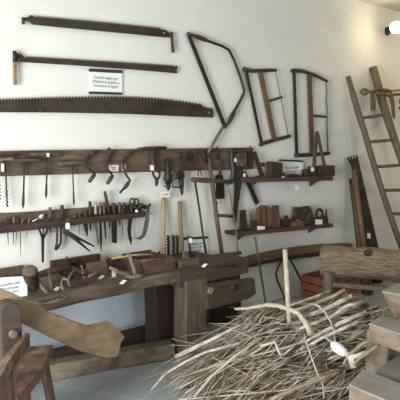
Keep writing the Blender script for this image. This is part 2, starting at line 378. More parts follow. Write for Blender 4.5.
# ================================================================ tool board
mb = MB().ext([(-25, 151.5), (60, 150), (170, 148.6), (253.6, 147.6), (253.6, 169.3), (170, 171.2), (60, 174.6), (-25, 177)], 0, .03, .003)
one('tool_board', 'long dark wooden board of pegs on the wall holding augers and braces', 'board', mb, 'board')
BO = .03
def auger(label, h0, h1, hc, tip, hm, hr=1.7, twist=True, wid=1.0, tag=None, off=.055):
    n = 7
    hp = [(h0[0] + (h1[0] - h0[0]) * i / (n - 1), h0[1] + (h1[1] - h0[1]) * i / (n - 1)) for i in range(n)]
    hw = [hr * .75, hr * .95, hr, hr * 1.15, hr, hr * .95, hr * .75]
    parts = [('handle', MB().tubepx(hp, hw, off), hm)]
    e = (hc[0] + (tip[0] - hc[0]) * .62, hc[1] + (tip[1] - hc[1]) * .62)
    parts.append(('shank', MB().tubepx([(hc[0], hc[1]), e], wid * .75, off, 6), 'iron'))
    if twist:
        b = MB().spiral(W(*e, off), W(*tip, off), wid * .8 * m_per_px(W(*e, off)), 5, wid * .6 * m_per_px(W(*e, off))).tubepx([e, tip], .5, off, 5)
    else:
        b = MB().tubepx([e, (e[0] + (tip[0] - e[0]) * .35, e[1] + (tip[1] - e[1]) * .35), (e[0] + (tip[0] - e[0]) * .75, e[1] + (tip[1] - e[1]) * .75), tip], [wid * .7, wid * 1.1, wid * 1.2, .2], off, 6)
    parts.append(('bit', b, 'iron'))
    pin = MB().tube([W(hc[0] + 2.5, hc[1] + 1.5, BO - .01), W(hc[0] + 2.5, hc[1] + 1.5, off + .02)], .004, 6)
    parts.append(('hanging_peg', pin, 'iron'))
    return thing('auger', label, 'auger', parts)
auger('auger with a twisted bit and pale handle, leftmost on the tool board', (-6, 160.6), (14, 158.4), (5.3, 159.4), (7.2, 207), 'palex', 1.5)
auger('auger with a dark handle pointing along the top of the board, left end', (-8, 155), (18.5, 154.4), (-1, 154.8), (-.5, 200), 'darkx', 1.6)
auger('auger with a wide brown handle and spoon bit, second shank from the left', (7, 160.6), (43, 160.2), (24.6, 160.4), (23, 209), 'midx', 1.6, False, 1.2)
auger('auger with a half pale, half dark handle and a short pointed shank', (31, 154.2), (62, 154.4), (47.4, 154.2), (46, 199), 'midx', 1.8, False, 1.1)
auger('auger with a thick reddish handle, nearest to the bit braces', (58, 163.8), (85.5, 162.4), (72.5, 163.4), (74, 206.5), 'board', 2.2, False, .9)
def card(name, label, x0, y0, x1, y1, off, mat='tag', cat='tag', body=None, string=None):
    mb = MB().ext([(x0, y0), (x1, y0 + .2), (x1, y1 + .1), (x0, y1)], off, .002)
    tx = []
    if body:
        p = W((x0 + x1) / 2, (y0 + y1) / 2, off + .003); tx = [('lettering', body, p, (W(x1, y1, off) - W(x0, y0, off)).x * .7, .03, .3, 0)]
    parts = [('card', mb, mat)]
    if string: parts.append(('string', MB().tubepx([(string[0], string[1], off), ((x0 + x1) / 2, y0 + .6, off + .002)], .3, off, 5), 'string'))
    return thing(name, label, cat, parts, texts=tx)
card('paper_tag', 'small white tag hung on the leftmost augers', 1.2, 163.5, 4, 171.5, .07, string=(2.6, 159.5))
card('paper_tag', 'tiny white tag tied to the half pale auger handle', 46.6, 153, 49.6, 156.6, .085, string=(48, 151.5))
card('label_card', 'white label card pinned on the tool board between the braces', 109, 165, 118.6, 171.4, .03, cat='label', body='Trapani a\nmano')
card('paper_tag', 'yellowed tag hanging on the board beside the label card', 122, 164.2, 125.6, 171, .035, 'tagy', string=(123.6, 159))
card('paper_tag', 'pale square tag hung on the T-handled drill', 150.2, 165, 154, 170.4, .085, string=(152.5, 161))

def brace(label, crank, grip, arms, gm='dark'):
    c = MB().tubepx(crank, 1.3, .06, 7); g = MB().tubepx([grip[0], ((grip[0][0] * 2 + grip[1][0]) / 3, (grip[0][1] * 2 + grip[1][1]) / 3), grip[1]], [1.6, 2.3, 1.9], .09)
    h = MB().tubepx(arms, [1.9, 2.4, 2.1, 1.5][:len(arms)], .062)
    pin = MB().tubepx([(crank[1][0], crank[1][1], .02), (crank[1][0], crank[1][1], .07)], .7)
    thing('bit_brace', label, 'brace', [('crank', c, 'iron'), ('grip', g, gm), ('head', h, 'dark'), ('hanging_peg', pin, 'iron')])
brace('bit brace at the left of the three hanging from the tool board', [(95, 152, .06), (88, 157, .06), (83.5, 162.5, .06), (86, 167, .07), (93, 172, .08), (95.5, 173.5, .09)], ((95, 174), (89, 182)), [(96.5, 151.3), (93, 153), (90, 155.2)], 'blueiron')
brace('bit brace whose stout wooden head leans above the label card', [(110, 150, .06), (111, 152, .06), (104.5, 164, .06), (108, 170, .07), (112, 174, .085)], ((113, 175), (107.2, 183.7)), [(108.3, 148.6), (111, 151.2), (107.5, 158), (104.2, 164.5)], 'blueiron')
brace('bit brace with an angular crank ending in a pointed bit', [(130, 152.5, .06), (126.5, 156, .06), (123, 160, .06), (123.5, 168, .07), (125.5, 174, .085), (130, 180.5, .09), (126.5, 186, .09), (124, 188.5, .09), (119.7, 193, .09)], ((129, 182), (124.5, 188)), [(131, 152), (128.5, 154), (126, 156.6)], 'dark')
# T-handled drill + two hand drills
a = MB().tubepx([(137.5, 149.2), (144, 148.6), (151, 148.4), (158, 148), (166, 147.6)], [1.4, 1.7, 2, 1.8, 1.4], .07)
s1 = MB().tubepx([(152.3, 149, .07), (152.6, 155, .07), (153, 163, .07), (154.5, 170, .07)], [2, 2.6, 2.8, 1.8], .07)
f1 = MB().tubepx([(153, 171, .07), (153.4, 175, .07), (156.6, 180, .07)], 1.2).tubepx([(154.5, 170, .07), (160, 172.5, .07), (159.5, 176, .07), (157, 181, .07)], 1.2).tubepx([(157, 177.5, .07), (156.7, 183, .07), (156.3, 186.3, .07)], [2, 1.8, .9])
thing('breast_drill', 'drill with a wide dark T handle hanging at the middle of the board', 'drill', [('handle', a, 'darkx'), ('body', s1, 'dark'), ('chuck', f1, 'iron')])
def gearwheel(px, py, off, rp, th=.012, n=20):
    c = W(px, py, off); r = rp * m_per_px(c); mb = MB(); pts = []
    for i in range(n * 2):
        a = math.pi * i / n; k = r * (1 if i % 2 else .88); pts.append(c + Vector((math.cos(a) * k, 0, math.sin(a) * k)))
    return mb.prism(pts, [p + Vector((0, th, 0)) for p in pts])
bd = MB().tubepx([(167.5, 158, .05), (167.7, 166, .055), (168, 172, .06), (168, 178, .06), (168.2, 184, .06)], [2.8, 1.8, 3.2, 4.4, 3], .06)
ck = MB().tubepx([(168.2, 183, .06), (168.3, 188, .06), (168.3, 190.5, .06)], [2.3, 2, .7], .06).tubepx([(164, 186.3, .06), (171, 186.3, .06)], .7)
kn = MB().ball(W(172, 176, .075), 1.5 * m_per_px(W(172, 176))).tubepx([(168, 176, .06), (172, 176, .075)], .6)
thing('hand_drill', 'compact iron hand drill with a side knob, above the pale stick', 'drill', [('body', bd, 'iron'), ('chuck', ck, 'iron'), ('knob', kn, 'dark')])
bd = MB().tubepx([(180.7, 152, .05), (180.7, 168, .055), (181, 175, .055), (181.3, 184, .06), (181.6, 188, .06)], [.8, .9, 2.2, 2.7, 2], .06)
gw = gearwheel(181, 175.3, .085, 5.2)
ck = MB().tubepx([(181.6, 188, .06), (181.9, 192, .06), (182, 195.5, .06)], [2, 1.8, .6], .06)
cr = MB().tubepx([(181, 175.3, .09), (177, 178, .095), (172.6, 180, .095), (172.7, 187, .1), (179.5, 187.4, .1)], .8, .09)
thing('hand_drill', 'hand drill with a round toothed gear and angled crank', 'drill', [('body', bd, 'iron'), ('gear', gw, 'iron'), ('chuck', ck, 'iron'), ('crank', cr, 'iron')])
# dark small tools on the board
mb = MB().tubepx([(188, 151.5), (186.5, 156), (187.5, 161), (191, 160), (191.5, 154), (188.5, 151.5)], .8, .045, 6).tubepx([(189, 153, .02), (189, 153, .055)], .7)
one('iron_ring', 'dark iron ring hung on the board right of the hand drills', 'ring', mb, 'iron')
mb = MB().tubepx([(204.5, 150), (204, 155), (205.5, 161), (208.5, 163.5)], [1.2, 1.5, 1.4, .5], .045, 6).tubepx([(204.5, 151, .02), (204.5, 151, .055)], .7)
one('iron_hook', 'curved dark hook hung on the board below the bow saw', 'hook', mb, 'iron')
mb = MB().tubepx([(217, 146.5), (216.5, 153), (218.5, 160)], [.8, 1.3, .9], .045, 6).tubepx([(217, 151, .02), (217, 151, .055)], .7)
one('iron_spike', 'straight dark spike poking above the board edge', 'spike', mb, 'iron')
mb = MB().tubepx([(199.3, 168, .05), (197.6, 175.2, .05), (201.8, 175, .05), (199.5, 168, .05)], .7, .05, 6).tubepx([(199.4, 168.5, .02), (199.4, 168.5, .055)], .7)
one('iron_loop', 'small triangular wire loop below the board edge, over a saw bar', 'loop', mb, 'iron')
mb = MB().tubepx([(222.5, 127.5, .06), (220, 132, .06), (215, 140, .06), (211, 147.5, .06), (208, 153, .06)], [1.3, 1.7, 1.7, 1.7, 1.2], .05, 7)
one('bent_stick', 'pale bent wooden stick hanging below the tip of the bow saw', 'stick', mb, 'grey')
# hand saw
hd = MB().ext([(234.5, 156), (238, 153.5), (246, 153), (247.5, 158), (246.5, 164), (243, 167), (235.5, 166), (234.2, 161)], .04, .022, .003)
hg = MB().ext([(239.5, 154.8), (243.5, 154.6), (243.3, 157.2), (239.8, 157.4)], .061, .002)
bl = MB().ext([(235.6, 164), (243.5, 165), (241.5, 185), (238.5, 205), (236.2, 222), (234.4, 225.5), (233, 220), (233.8, 200)], .046, .004)
rv = MB().tubepx([(237.5, 164, .06), (237.5, 164, .066)], .8).tubepx([(242, 164.5, .06), (242, 164.5, .066)], .8)
thing('hand_saw', 'hand saw hanging point down by its brown wooden grip', 'saw', [('handle', hd, 'midx'), ('grip_hole', hg, 'dark'), ('blade', bl, 'blade'), ('rivet', rv, 'steel')])
mb = MB().ext([(248, 151), (251, 150.5), (251.5, 165), (249.6, 168.5), (248.2, 166)], .03, .018, .003).tubepx([(250.2, 145.6, .035), (250.2, 152, .035)], .6)
one('wooden_wedge', 'narrow dark wooden wedge at the right end of the tool board', 'wedge', mb, 'dark')
mb = MB().ext([(242, 172.5), (246, 171.5), (259.6, 202.5), (256.2, 205.3)], .03, .012, .002)
hl = MB().tubepx([(244.7, 174.5, .028), (244.7, 174.5, .05)], .7)
thing('iron_bar_blade', 'long dark flat blade slanting down to the right under the board', 'blade', [('blade', mb, 'iron'), ('hanging_nail', hl, 'steel')])
card('paper_tag', 'white tag tied at the top of the slanting dark blade', 243.4, 173.3, 245.8, 176.8, .05)
card('paper_tag', 'small white tag on the grip of the hand saw', 234.4, 158.2, 236.6, 161.8, .066)
mb = MB().tubepx([(231, 150), (231.6, 158), (232.6, 166), (233, 173), (232, 179), (230, 183), (226.6, 184.2)], [1.6, 2, 2.3, 2.4, 2.2, 1.8, 1], .055)
one('iron_hook', 'thick blue-grey iron hook curving down beside the hand saw', 'hook', mb, 'blueiron')
bl = MB().ext([(215.6, 176.5), (217.5, 174.6), (222.8, 174.6), (224, 184), (224.9, 198.6), (216, 199.4), (216.4, 186)], .03, .01, .002)
hn = MB().tubepx([(221.6, 160), (220.8, 168), (220, 177)], [1.1, 1.5, 1.3], .045)
thing('cleaver', 'square-bladed dark cleaver hanging behind the leaning saw frame', 'cleaver', [('blade', bl, 'iron'), ('handle', hn, 'dark')])
mb = MB().tubepx([(216.5, 203.2, 0), (216.5, 203.2, .035)], .8).ball(W(216.5, 203.2, .04), .012)
one('wall_peg', 'small dark peg in the wall under the cleaver', 'peg', mb, 'iron')
# ================================================================ lower rack
bk = MB().ext([(-25, 214.3), (20, 212.6), (60, 209.6), (100, 206.6), (142, 204), (142, 213), (60, 221), (-25, 230)], 0, .022, .002)
fr = MB().ext([(-25, 226.5), (40, 222.2), (90, 216.8), (149.5, 211.2), (149.5, 216.6), (90, 223.4), (40, 229.3), (-25, 236.5)], .055, .025, .003)
br = MB()
for x, y in ((3, 228), (70, 222.2), (140, 214.3)): br.bar(W(x, y, .015), W(x, y, .06), .03, .025)
thing('tool_rack', 'dark wooden wall rack of two rails holding chisels and pincers', 'rack', [('back_rail', bk, 'board'), ('front_rail', fr, 'darkx'), ('spacer', br, 'dark')])
RO = .049
def rack_tool(name, label, cat, top, mid, tip, hm, hr=1.7, bw=(1.6, 2.2, .4), bm_='iron', flat=True, group=None):
    n = (top[0] * .3 + mid[0] * .7, top[1] * .3 + mid[1] * .7)
    h = MB().tubepx([top, (top[0] * .85 + mid[0] * .15, top[1] * .85 + mid[1] * .15), n, (mid[0], mid[1])], [hr * .8, hr, hr * .95, hr * .6], RO, 8)
    fer = MB().tubepx([(n[0], n[1]), (mid[0], mid[1])], hr * .8, RO, 8)
    a = mid; b = (mid[0] * .4 + tip[0] * .6, mid[1] * .4 + tip[1] * .6)
    if flat: bl = MB().ext([(a[0] - bw[0] / 2, a[1]), (a[0] + bw[0] / 2, a[1]), (b[0] + bw[1] / 2, b[1]), (tip[0] + bw[2] / 2, tip[1]), (tip[0] - bw[2] / 2, tip[1] - .6), (b[0] - bw[1] / 2, b[1])], RO - .003, .005)
    else: bl = MB().tubepx([a, b, tip], [bw[0] / 2, bw[1] / 2, bw[2] / 2], RO, 6)
    return thing(name, label, cat, [('handle', h, hm), ('ferrule', fer, 'iron'), ('blade', bl, bm_)], group)
rack_tool('gimlet', 'stub-handled gimlet with a straight dark spike, leftmost in the rack', 'gimlet', (6.5, 218), (7.5, 226), (8.3, 245), 'dark', 1.4, (1, 1, .4), flat=False)
rack_tool('screwdriver', 'screwdriver with an orange wooden handle in the rack', 'screwdriver', (14, 217), (14, 225.5), (13, 245), 'orange', 1.5, (.9, .9, .6), flat=False)
rack_tool('gimlet', 'slim gimlet just right of the orange screwdriver', 'gimlet', (18, 219), (17, 226), (15.6, 246), 'dark', 1.2, (.9, .8, .3), flat=False)
rack_tool('awl', 'longest thin awl near the left end, reaching well below the rack', 'awl', (23.5, 219), (20.2, 226), (20.8, 257), 'board', 1.3, (.8, .8, .3), flat=False)
rack_tool('awl', 'short thin awl with a red-brown handle, left of the forked iron', 'awl', (29.5, 219), (28, 225), (26.6, 237.5), 'board', 1.3, (.8, .7, .3), flat=False)
rack_tool('awl', 'fine short awl closest to the white paper knot', 'awl', (33, 219.5), (31.5, 224), (30, 233), 'dark', 1.1, (.6, .6, .3), flat=False)
mb = MB().ball(W(41, 216.8, RO), .014).ball(W(42.4, 215.5, RO), .01).tubepx([(32.5, 221.3, .07), (36, 219.8, .07), (40, 217.5, RO)], .7, RO, 6)
one('white_knot', 'crumpled white paper knot lying on the rack', 'paper', mb, 'white')
f = MB().tubepx([(38.3, 227, RO), (41, 234, RO), (43, 239, RO)], 1.2, RO, 6).tubepx([(49, 226, RO), (46, 233, RO), (43, 239, RO)], 1.2, RO, 6).tubepx([(43.3, 224, RO), (43.2, 239, RO)], .8, RO, 6)
st = MB().ext([(41.6, 238), (44.6, 238), (44.2, 250), (44, 262.5), (42.2, 262.5), (41.8, 250)], RO - .004, .008)
thing('forked_iron', 'Y-forked iron tool with a long straight stem hanging from the rack', 'fork', [('fork', f, 'iron'), ('stem', st, 'iron')])
rack_tool('chisel', 'chisel with a round-topped brown handle beside the white paper knot', 'chisel', (50, 207.3), (50.2, 220), (50.5, 233), 'mid', 1.8, (1.4, 1.6, 1.2))
rack_tool('chisel', 'chisel with a square dark handle standing above the pincers', 'chisel', (62, 205), (62.2, 219.5), (62.5, 232), 'dark', 2, (1.6, 1.8, 1.2))
a1 = MB().tubepx([(57, 222, RO), (57.2, 235, RO), (56.8, 243, RO), (55.8, 248.8, RO)], [1.1, 1.2, 1.2, 1.4], RO, 7)
a2 = MB().tubepx([(60.3, 222, RO), (60.8, 236, RO), (60.3, 243.5, RO), (57.8, 247.5, RO), (55.3, 249.8, RO)], [1.1, 1.3, 1.3, 1.3, 1.5], RO, 7)
thing('pincers', 'dark pincers hanging jaws down with one bowed arm', 'pincers', [('arm', a1, 'iron'), ('arm', a2, 'iron')])
a1 = MB().tubepx([(62.5, 227.5, .09), (66, 231.5, .09), (78, 238, .09), (94, 246.3, .09)], [1.7, 2, 1.7, .7], .09, 7)
a2 = MB().tubepx([(61, 231, .095), (66, 232.5, .095), (77, 240.5, .095), (90, 251.3, .095)], [1.7, 2, 1.7, .7], .095, 7)
pv = MB().tubepx([(66.5, 232, .08), (66.5, 232, .11)], 1.3).tubepx([(64, 229, .05), (66, 231, .1)], .6)
thing('tongs', 'long dark tongs splayed open and slanting down to the right', 'tongs', [('arm', a1, 'blueiron'), ('arm', a2, 'blueiron'), ('pivot', pv, 'iron')])
card('paper_tag', 'white shield-shaped tag hanging over the splayed tongs', 65.8, 222.8, 69.7, 229, .115, string=(67.8, 218))
rack_tool('file', 'thin pale file between the tongs and the triangular scraper', 'file', (74, 214.5), (75, 221), (75.3, 227), 'mid', 1.3, (.9, .9, .5), 'steel')
rack_tool('file', 'narrow rat-tail file hanging just left of the triangular scraper', 'file', (79.5, 213), (79.2, 220.5), (79, 235.5), 'dark', 1.3, (.9, .8, .4), flat=False)
rack_tool('scraper', 'triangular dark scraper blade in the middle of the rack', 'scraper', (85.5, 210), (85.4, 219.5), (87.4, 237), 'dark', 1.6, (4.6, 3.4, .5))
rack_tool('chisel', 'tall brown-handled chisel, first of the close row of upright handles', 'chisel', (90, 201.2), (90.2, 217), (90.6, 231), 'dark', 1.7, (1.5, 1.7, 1.2))
rack_tool('chisel', 'pale yellowish chisel handle, second of the close row', 'chisel', (95.5, 202.4), (95.8, 216.5), (98.6, 245), 'pale', 1.6, (2.4, 2, 1.6), 'steel')
rack_tool('chisel', 'ochre chisel with a long pointed blade reaching lowest in the rack', 'chisel', (100, 206.5), (100.3, 216.5), (101.4, 253.2), 'orange', 1.6, (2.2, 2.6, .3))
rack_tool('chisel', 'brown chisel standing in front of the tall slanted handle', 'chisel', (104, 202.4), (104.3, 215.8), (106, 239), 'mid', 1.7, (1.6, 1.8, 1.3))
rack_tool('gouge', 'gouge whose dark slanted handle rises highest above the rack', 'gouge', (104.7, 191.3), (109.5, 214.5), (110, 228), 'dark', 1.7, (1.5, 1.5, 1))
rack_tool('broad_chisel', 'wide rectangular dark iron with a stout handle in the rack', 'chisel', (114, 203), (114.3, 215), (114.6, 243.4), 'dark', 1.8, (5.4, 5.2, 4.8))
rack_tool('chisel', 'slim chisel with a red-brown handle right of the wide iron', 'chisel', (119.5, 202.3), (119.8, 214.5), (120.2, 226), 'mid', 1.6, (1.3, 1.3, .9))
rack_tool('awl', 'thin-bladed awl with a dark knob handle left of the knife', 'awl', (124.5, 202.6), (121.8, 215), (123.3, 239), 'dark', 1.6, (.9, 1, .3), flat=False)
h = MB().tubepx([(131, 203), (131.6, 208), (131.5, 214)], [1.5, 1.7, 1.2], RO)
bl = MB().ext([(129.8, 213), (133.6, 213), (132, 222), (130.9, 232), (132.2, 240), (131.3, 245.2), (128.8, 239), (127.6, 230), (128.4, 220)], RO - .002, .004)
thing('knife', 'curved pointed knife hanging left of the sickle', 'knife', [('handle', h, 'dark'), ('blade', bl, 'iron')])
bl = MB().ext([(146.3, 211.5), (149.8, 211), (149.3, 220), (147.6, 230), (145, 236.5), (140.5, 239.8), (135.5, 238.6), (140, 237), (142.5, 233), (144, 226), (145.4, 218)], .082, .005)
h = MB().tubepx([(150.5, 203.8, .08), (148.5, 206.5, .085), (147.8, 212, .087)], [1, 1.5, 1.5])
thing('sickle', 'small hooked sickle hanging at the right end of the rack', 'sickle', [('blade', bl, 'steel'), ('handle', h, 'dark')])
mb = MB()
for cx, cy in ((132.3, 201.8), (136.2, 202.2)):
    mb.tubepx([(cx + 2.6 * math.cos(a), cy + 3.4 * math.sin(a)) for a in [k * math.pi / 5 for k in range(11)]], .9, .05, 6)
bl = MB().tubepx([(134, 205), (136, 209), (139, 213)], [1.6, 1.3, .8], .05, 6)
thing('shears', 'iron shears with two ring grips at the right of the rack', 'shears', [('ring_grips', mb, 'iron'), ('blades', bl, 'iron')])
mb = MB().tubepx([(138, 209, .06), (141, 205, .06), (145, 207.5, .06), (149.5, 205.5, .06)], [1.8, 2.2, 2.2, 1], .06).ball(W(141, 205.5, .06), .022)
one('iron_fitting', 'lumpy dark iron fitting lying on the right end of the rack', 'tool', mb, 'iron')
mb = MB().tubepx([(136.5, 211, .08), (136.5, 211, .09)], 1.4)
one('metal_disc', 'shiny little metal disc on the front of the rack', 'disc', mb, 'tag')
# ================================================================ work bench
ZB = .68; YB = -.64
def X_at(px, py, off): return W(px, py, off).x
x0 = .35; xl0 = X_at(187, 310, .66); xl1 = X_at(208, 310, .66)
xe = X_at(247, 272, .62)
slab = MB().beam((x0, -.355, ZB - .045), (xl1 + .02, -.34, ZB - .045), .57, .09, seg=70, amp=.014, rnd=.55, freq=9)
head = MB().beam((xl1 - .25, -.50, ZB - .06), (xe, -.50, ZB - .06), .27, .125, seg=14, amp=.004, rnd=.12, freq=5)
headb = MB().beam((xl1 - .05, -.22, ZB - .075), (xe - .1, -.2, ZB - .075), .26, .12, seg=14, amp=.005, rnd=.2, freq=4, seed=4)
leg1 = MB().beam((.5 * (xl0 + xl1), -.575, 0), (.5 * (xl0 + xl1), -.575, ZB - .08), xl1 - xl0, .15, up=Vector((0, 1, 0)), seg=10, amp=.004, rnd=.12)
xd = X_at(174, 310, .5)
leg2 = MB().beam((xd, -.33, 0), (xd, -.33, ZB - .08), .2, .16, up=Vector((0, 1, 0)), seg=8, amp=.004, rnd=.1, seed=2)
leg3 = MB().beam((.6, -.54, 0), (.6, -.54, ZB - .08), .14, .14, up=Vector((0, 1, 0)), seg=8, amp=.004, rnd=.1, seed=3)
leg4 = MB().beam((.6, -.2, 0), (.6, -.2, ZB - .08), .14, .14, up=Vector((0, 1, 0)), seg=8, amp=.004, rnd=.1, seed=5)
bs = MB().beam((.6, -.2, .1), (xd, -.2, .1), .07, .13, seg=14, amp=.003, rnd=.15, seed=6)  # its dark tone puts the shadow band under the bench into the colour
bs2 = MB().box((xd - .02, -.28, .1), (xl1 - .08, -.14, .19), .006)
jaw = MB().ext([(207.3, 285), (230, 281.6), (255, 278.6), (256.3, 293.6), (250, 298.4), (208.6, 310)], .645, .055, .004)
scr = MB().tube([(xl1 + .22, -.36, .5), (xl1 + .22, -.72, .5)], .022, 10)
jb = MB().box((xl1 + .06, -.6, .36), (xe - .05, -.5, .56), .006)
knot = MB().lathe(W(210.5, 290.5, .699) , (0, -1, 0), [(0, .03), (.006, .03), (.008, .024)], 14)
nails = MB().tube([W(243, 268, .63), W(244, 277, .64), W(246, 292, .703)], .003, 5)
thing('workbench', 'long rough-hewn carpenter bench under the tool racks', 'bench',
      [('bench_top', slab, 'bench', None, 'thick grey-brown top with a ragged front edge'), ('end_block', head, 'bench_dark'), ('end_block', headb, 'bench_dark'), ('leg', leg1, 'post'), ('leg', leg2, 'post_dark'), ('leg', leg3, 'post'), ('leg', leg4, 'post_dark'),
       ('stretcher', bs, 'post_dark'), ('stretcher', bs2, 'post_dark'), ('vise_jaw', jaw, 'bench_dark', None, 'loose dark board of the end vise'), ('vise_screw', scr, 'iron'), ('jaw_backing', jb, 'post_dark'), ('knot', knot, 'palex', 9), ('wire', nails, 'string', 9)])
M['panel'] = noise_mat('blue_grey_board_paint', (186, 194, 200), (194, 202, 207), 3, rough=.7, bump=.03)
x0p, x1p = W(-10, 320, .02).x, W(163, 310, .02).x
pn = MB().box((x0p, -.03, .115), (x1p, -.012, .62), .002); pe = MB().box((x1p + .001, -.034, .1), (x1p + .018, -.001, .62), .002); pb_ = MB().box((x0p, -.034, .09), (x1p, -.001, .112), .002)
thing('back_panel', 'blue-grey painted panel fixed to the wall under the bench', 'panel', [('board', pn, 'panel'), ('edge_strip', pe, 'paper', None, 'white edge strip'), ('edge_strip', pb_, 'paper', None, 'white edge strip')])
# beam on the floor under the bench
A = H(47, 383, 0); B = H(186, 357.5, 0); d = (B - A).normalized(); n = Vector((-d.y, d.x, 0))
mb = MB().beam(A - d * .5 + n * .06 + Vector((0, 0, .062)), B - d * .09 + n * .06 + Vector((0, 0, .062)), .12, .115, seg=24, amp=.004, rnd=.25)
one('squared_timber', 'squared pale beam lying on the tiles under the bench front', 'beam', mb, 'rail')
mb = MB().beam(H(209, 332, 0) + Vector((0, .25, .055)), H(222, 330, 0) + Vector((.1, .25, .055)), .13, .11, seg=8, amp=.012, rnd=.6)
one('wood_chunk', 'pale lump of rough wood on the floor beside the bench leg', 'wood', mb, 'rail')
mb = MB().beam(H(232, 322, 0) + Vector((0, .12, 0)), H(232, 322, 0) + Vector((0, .12, .17)), .34, .2, up=Vector((0, 1, 0)), seg=6, amp=.012, rnd=.7)
one('stump', 'dark low stump on the floor under the bench vise', 'stump', mb, 'dark')

def onb(px, py, z=ZB): return H(px, py, z)
def rect_tray(P, lx, ly, h, t, mats, label, name, dividers=(), rot=0):
    """open wooden tray with its front left bottom corner at P"""
    P = Vector(P); R = Matrix.Rotation(rot, 4, 'Z')
    def bx(a, b):
        mb = MB().box(a, b, .002); bmesh.ops.transform(mb.bm, matrix=Matrix.Translation(P) @ R, verts=mb.bm.verts[:]); return mb
    parts = [('front_board', bx((0, 0, .001), (lx, t, h)), mats[0]), ('back_board', bx((0, ly - t, .001), (lx, ly, h * 1.1)), mats[1]),
             ('side_board', bx((0, t, .001), (t, ly - t, h)), mats[0]), ('side_board', bx((lx - t, t, .001), (lx, ly - t, h)), mats[0]), ('bottom', bx((t, t, .001), (lx - t, ly - t, .012)), mats[1])]
    for d in dividers: parts.append(('divider', bx((d, t, .012), (d + t * .8, ly - t, h * .9)), mats[1]))
    return thing(name, label, 'box', parts)
P1 = onb(70, 288); lx = (onb(97.5, 284) - P1).x
rect_tray(P1, lx, .32, .055, .014, ('box', 'redside'), 'low open tray of small tools at the left of the bench top', 'tool_tray', (lx * .45,))
P2 = onb(144.5, 275.5); lx2 = (onb(178, 271) - P2).x
rect_tray(P2, lx2, .30, .095, .014, ('box', 'box'), 'red-brown open wooden box at the middle of the bench top', 'tool_box')
P3 = onb(114, 272); lx3 = (onb(134, 269) - P3).x
rect_tray(P3, lx3, .12, .07, .012, ('redside', 'box'), 'dark narrow tray between the low tray and the red-brown box', 'tool_tray')
# long back tray rim behind the mallet
mb = MB().box((W(52, 268, .1).x, -.1, ZB + .001), (W(101, 262, .1).x, -.06, ZB + .085), .003)
one('backing_board', 'dark red board standing on edge behind the low tool tray', 'board', mb, 'redside')
# tools in trays and on the top
def stick(name, label, cat, pts, rp, mat, off=None, z=None):
    mb = MB(); P = [H(x, y, zz) for x, y, zz in pts]; mb.tube(P, [r * m_per_px(p) for r, p in zip(rp, P)], 9); return one(name, label, cat, mb, mat)
mb = MB().beam(onb(99, 277) + Vector((0, .03, .002)), onb(99, 277) + Vector((0, .03, .09)), .12, .10, up=Vector((0, 1, 0)), seg=5, amp=.002, rnd=.15)
one('wood_block', 'ochre block of wood standing between the two trays', 'block', mb, 'orange')
zt = ZB + .02
stick('turned_handle', 'bare turned handle lying aslant in front of the narrow tray', 'handle', [(109, 267, zt + .08), (117, 271.5, zt + .05), (126, 274, zt + .02), (133, 275.5, zt)], [1.6, 2.2, 2, 1.7], 'grey')
stick('turned_handle', 'pale club-shaped handle leaning upright against the red-brown box', 'handle', [(135.5, 276, zt), (133.5, 268, zt + .05), (131, 260, zt + .1), (128.5, 253.5, zt + .15)], [2.6, 2.2, 2, 1.6], 'grey')
stick('turned_handle', 'short thick handle lying at the foot of the leaning club', 'handle', [(124, 275.5, zt), (131, 277.5, zt), (138, 276.5, zt), (143.5, 275.5, zt)], [1.5, 2.2, 2.5, 1.6], 'grey')
for i, (x, y, s, lab) in enumerate(((101.5, 277.5, 2.8, 'white tag lying at the right corner of the low tray'), (114, 275.5, 2.2, 'upright white tag beside the aslant handle'), (123.5, 282.3, 3, 'white tag lying flat near the front edge of the bench'),
                                  (57, 289, 2.4, 'small white tag lying in front of the pale wooden peg'), (63.5, 281, 2.3, 'white tag between the peg and the low tray'), (205, 265.6, 3, 'bright white tag at the dark end of the bench top'))):
    P = onb(x, y, ZB + .012); k = s * m_per_px(P)
    mb = MB().bar(P + Vector((-k, -.004, -.006)), P + Vector((k, .012, .008)), .028 if i != 1 else .012, .003)
    if i == 1: mb = MB().box((P.x - .014, P.y, ZB + .001), (P.x + .014, P.y + .003, ZB + .062))
    one('paper_tag', lab, 'tag', mb, 'tag')
c = onb(140, 262, ZB)
zr = ZB + .105
stick('turned_handle', 'brown handle poking out of the red-brown box', 'handle', [(140, 261, zr), (150, 260, zr), (160, 259.5, zr - .01), (166, 260, zr - .03)], [1.2, 1.6, 1.6, 1.2], 'mid')
stick('long_stick', 'thin pale stick lying across the back of the red-brown box', 'stick', [(112, 258.5, ZB + .12), (135, 255, ZB + .125), (152, 254.5, ZB + .12)], [.9, 1, .8], 'pale')
stick('turned_handle', 'dark handle lying in the red-brown box toward its back', 'handle', [(147, 262, zr - .03), (155, 256, zr), (160, 252, zr + .02)], [1.2, 1.5, 1.1], 'dark')
for i, (a, b2, lab) in enumerate((((67.5, 281), (73, 271), 'curved grey iron at the left end of the low tray'), ((75, 279), (88, 274), 'dark iron rod lying across the low tray'), ((84, 278), (81.5, 266), 'pale thin chisel standing up in the low tray'),
                                ((88, 277), (100, 272), 'iron bit lying at the right of the low tray'))):
    za = ZB + .075
    stick('loose_iron', lab, 'tool', [(a[0], a[1], za), ((a[0] + b2[0]) / 2, (a[1] + b2[1]) / 2 - 1, za + .012), (b2[0], b2[1], za + .012 + (.05 if i == 2 else 0))], [1, 1.2, .8], ('steel', 'iron', 'rail', 'steel')[i])
mb = MB().tube([onb(63, 290, ZB + .02), onb(61, 283, ZB + .05), onb(63.5, 278.5, ZB + .075), onb(68, 280, ZB + .07), onb(70, 287, ZB + .03)], .009, 7)
one('iron_clamp', 'rounded grey iron clamp standing left of the low tray', 'clamp', mb, 'steel')
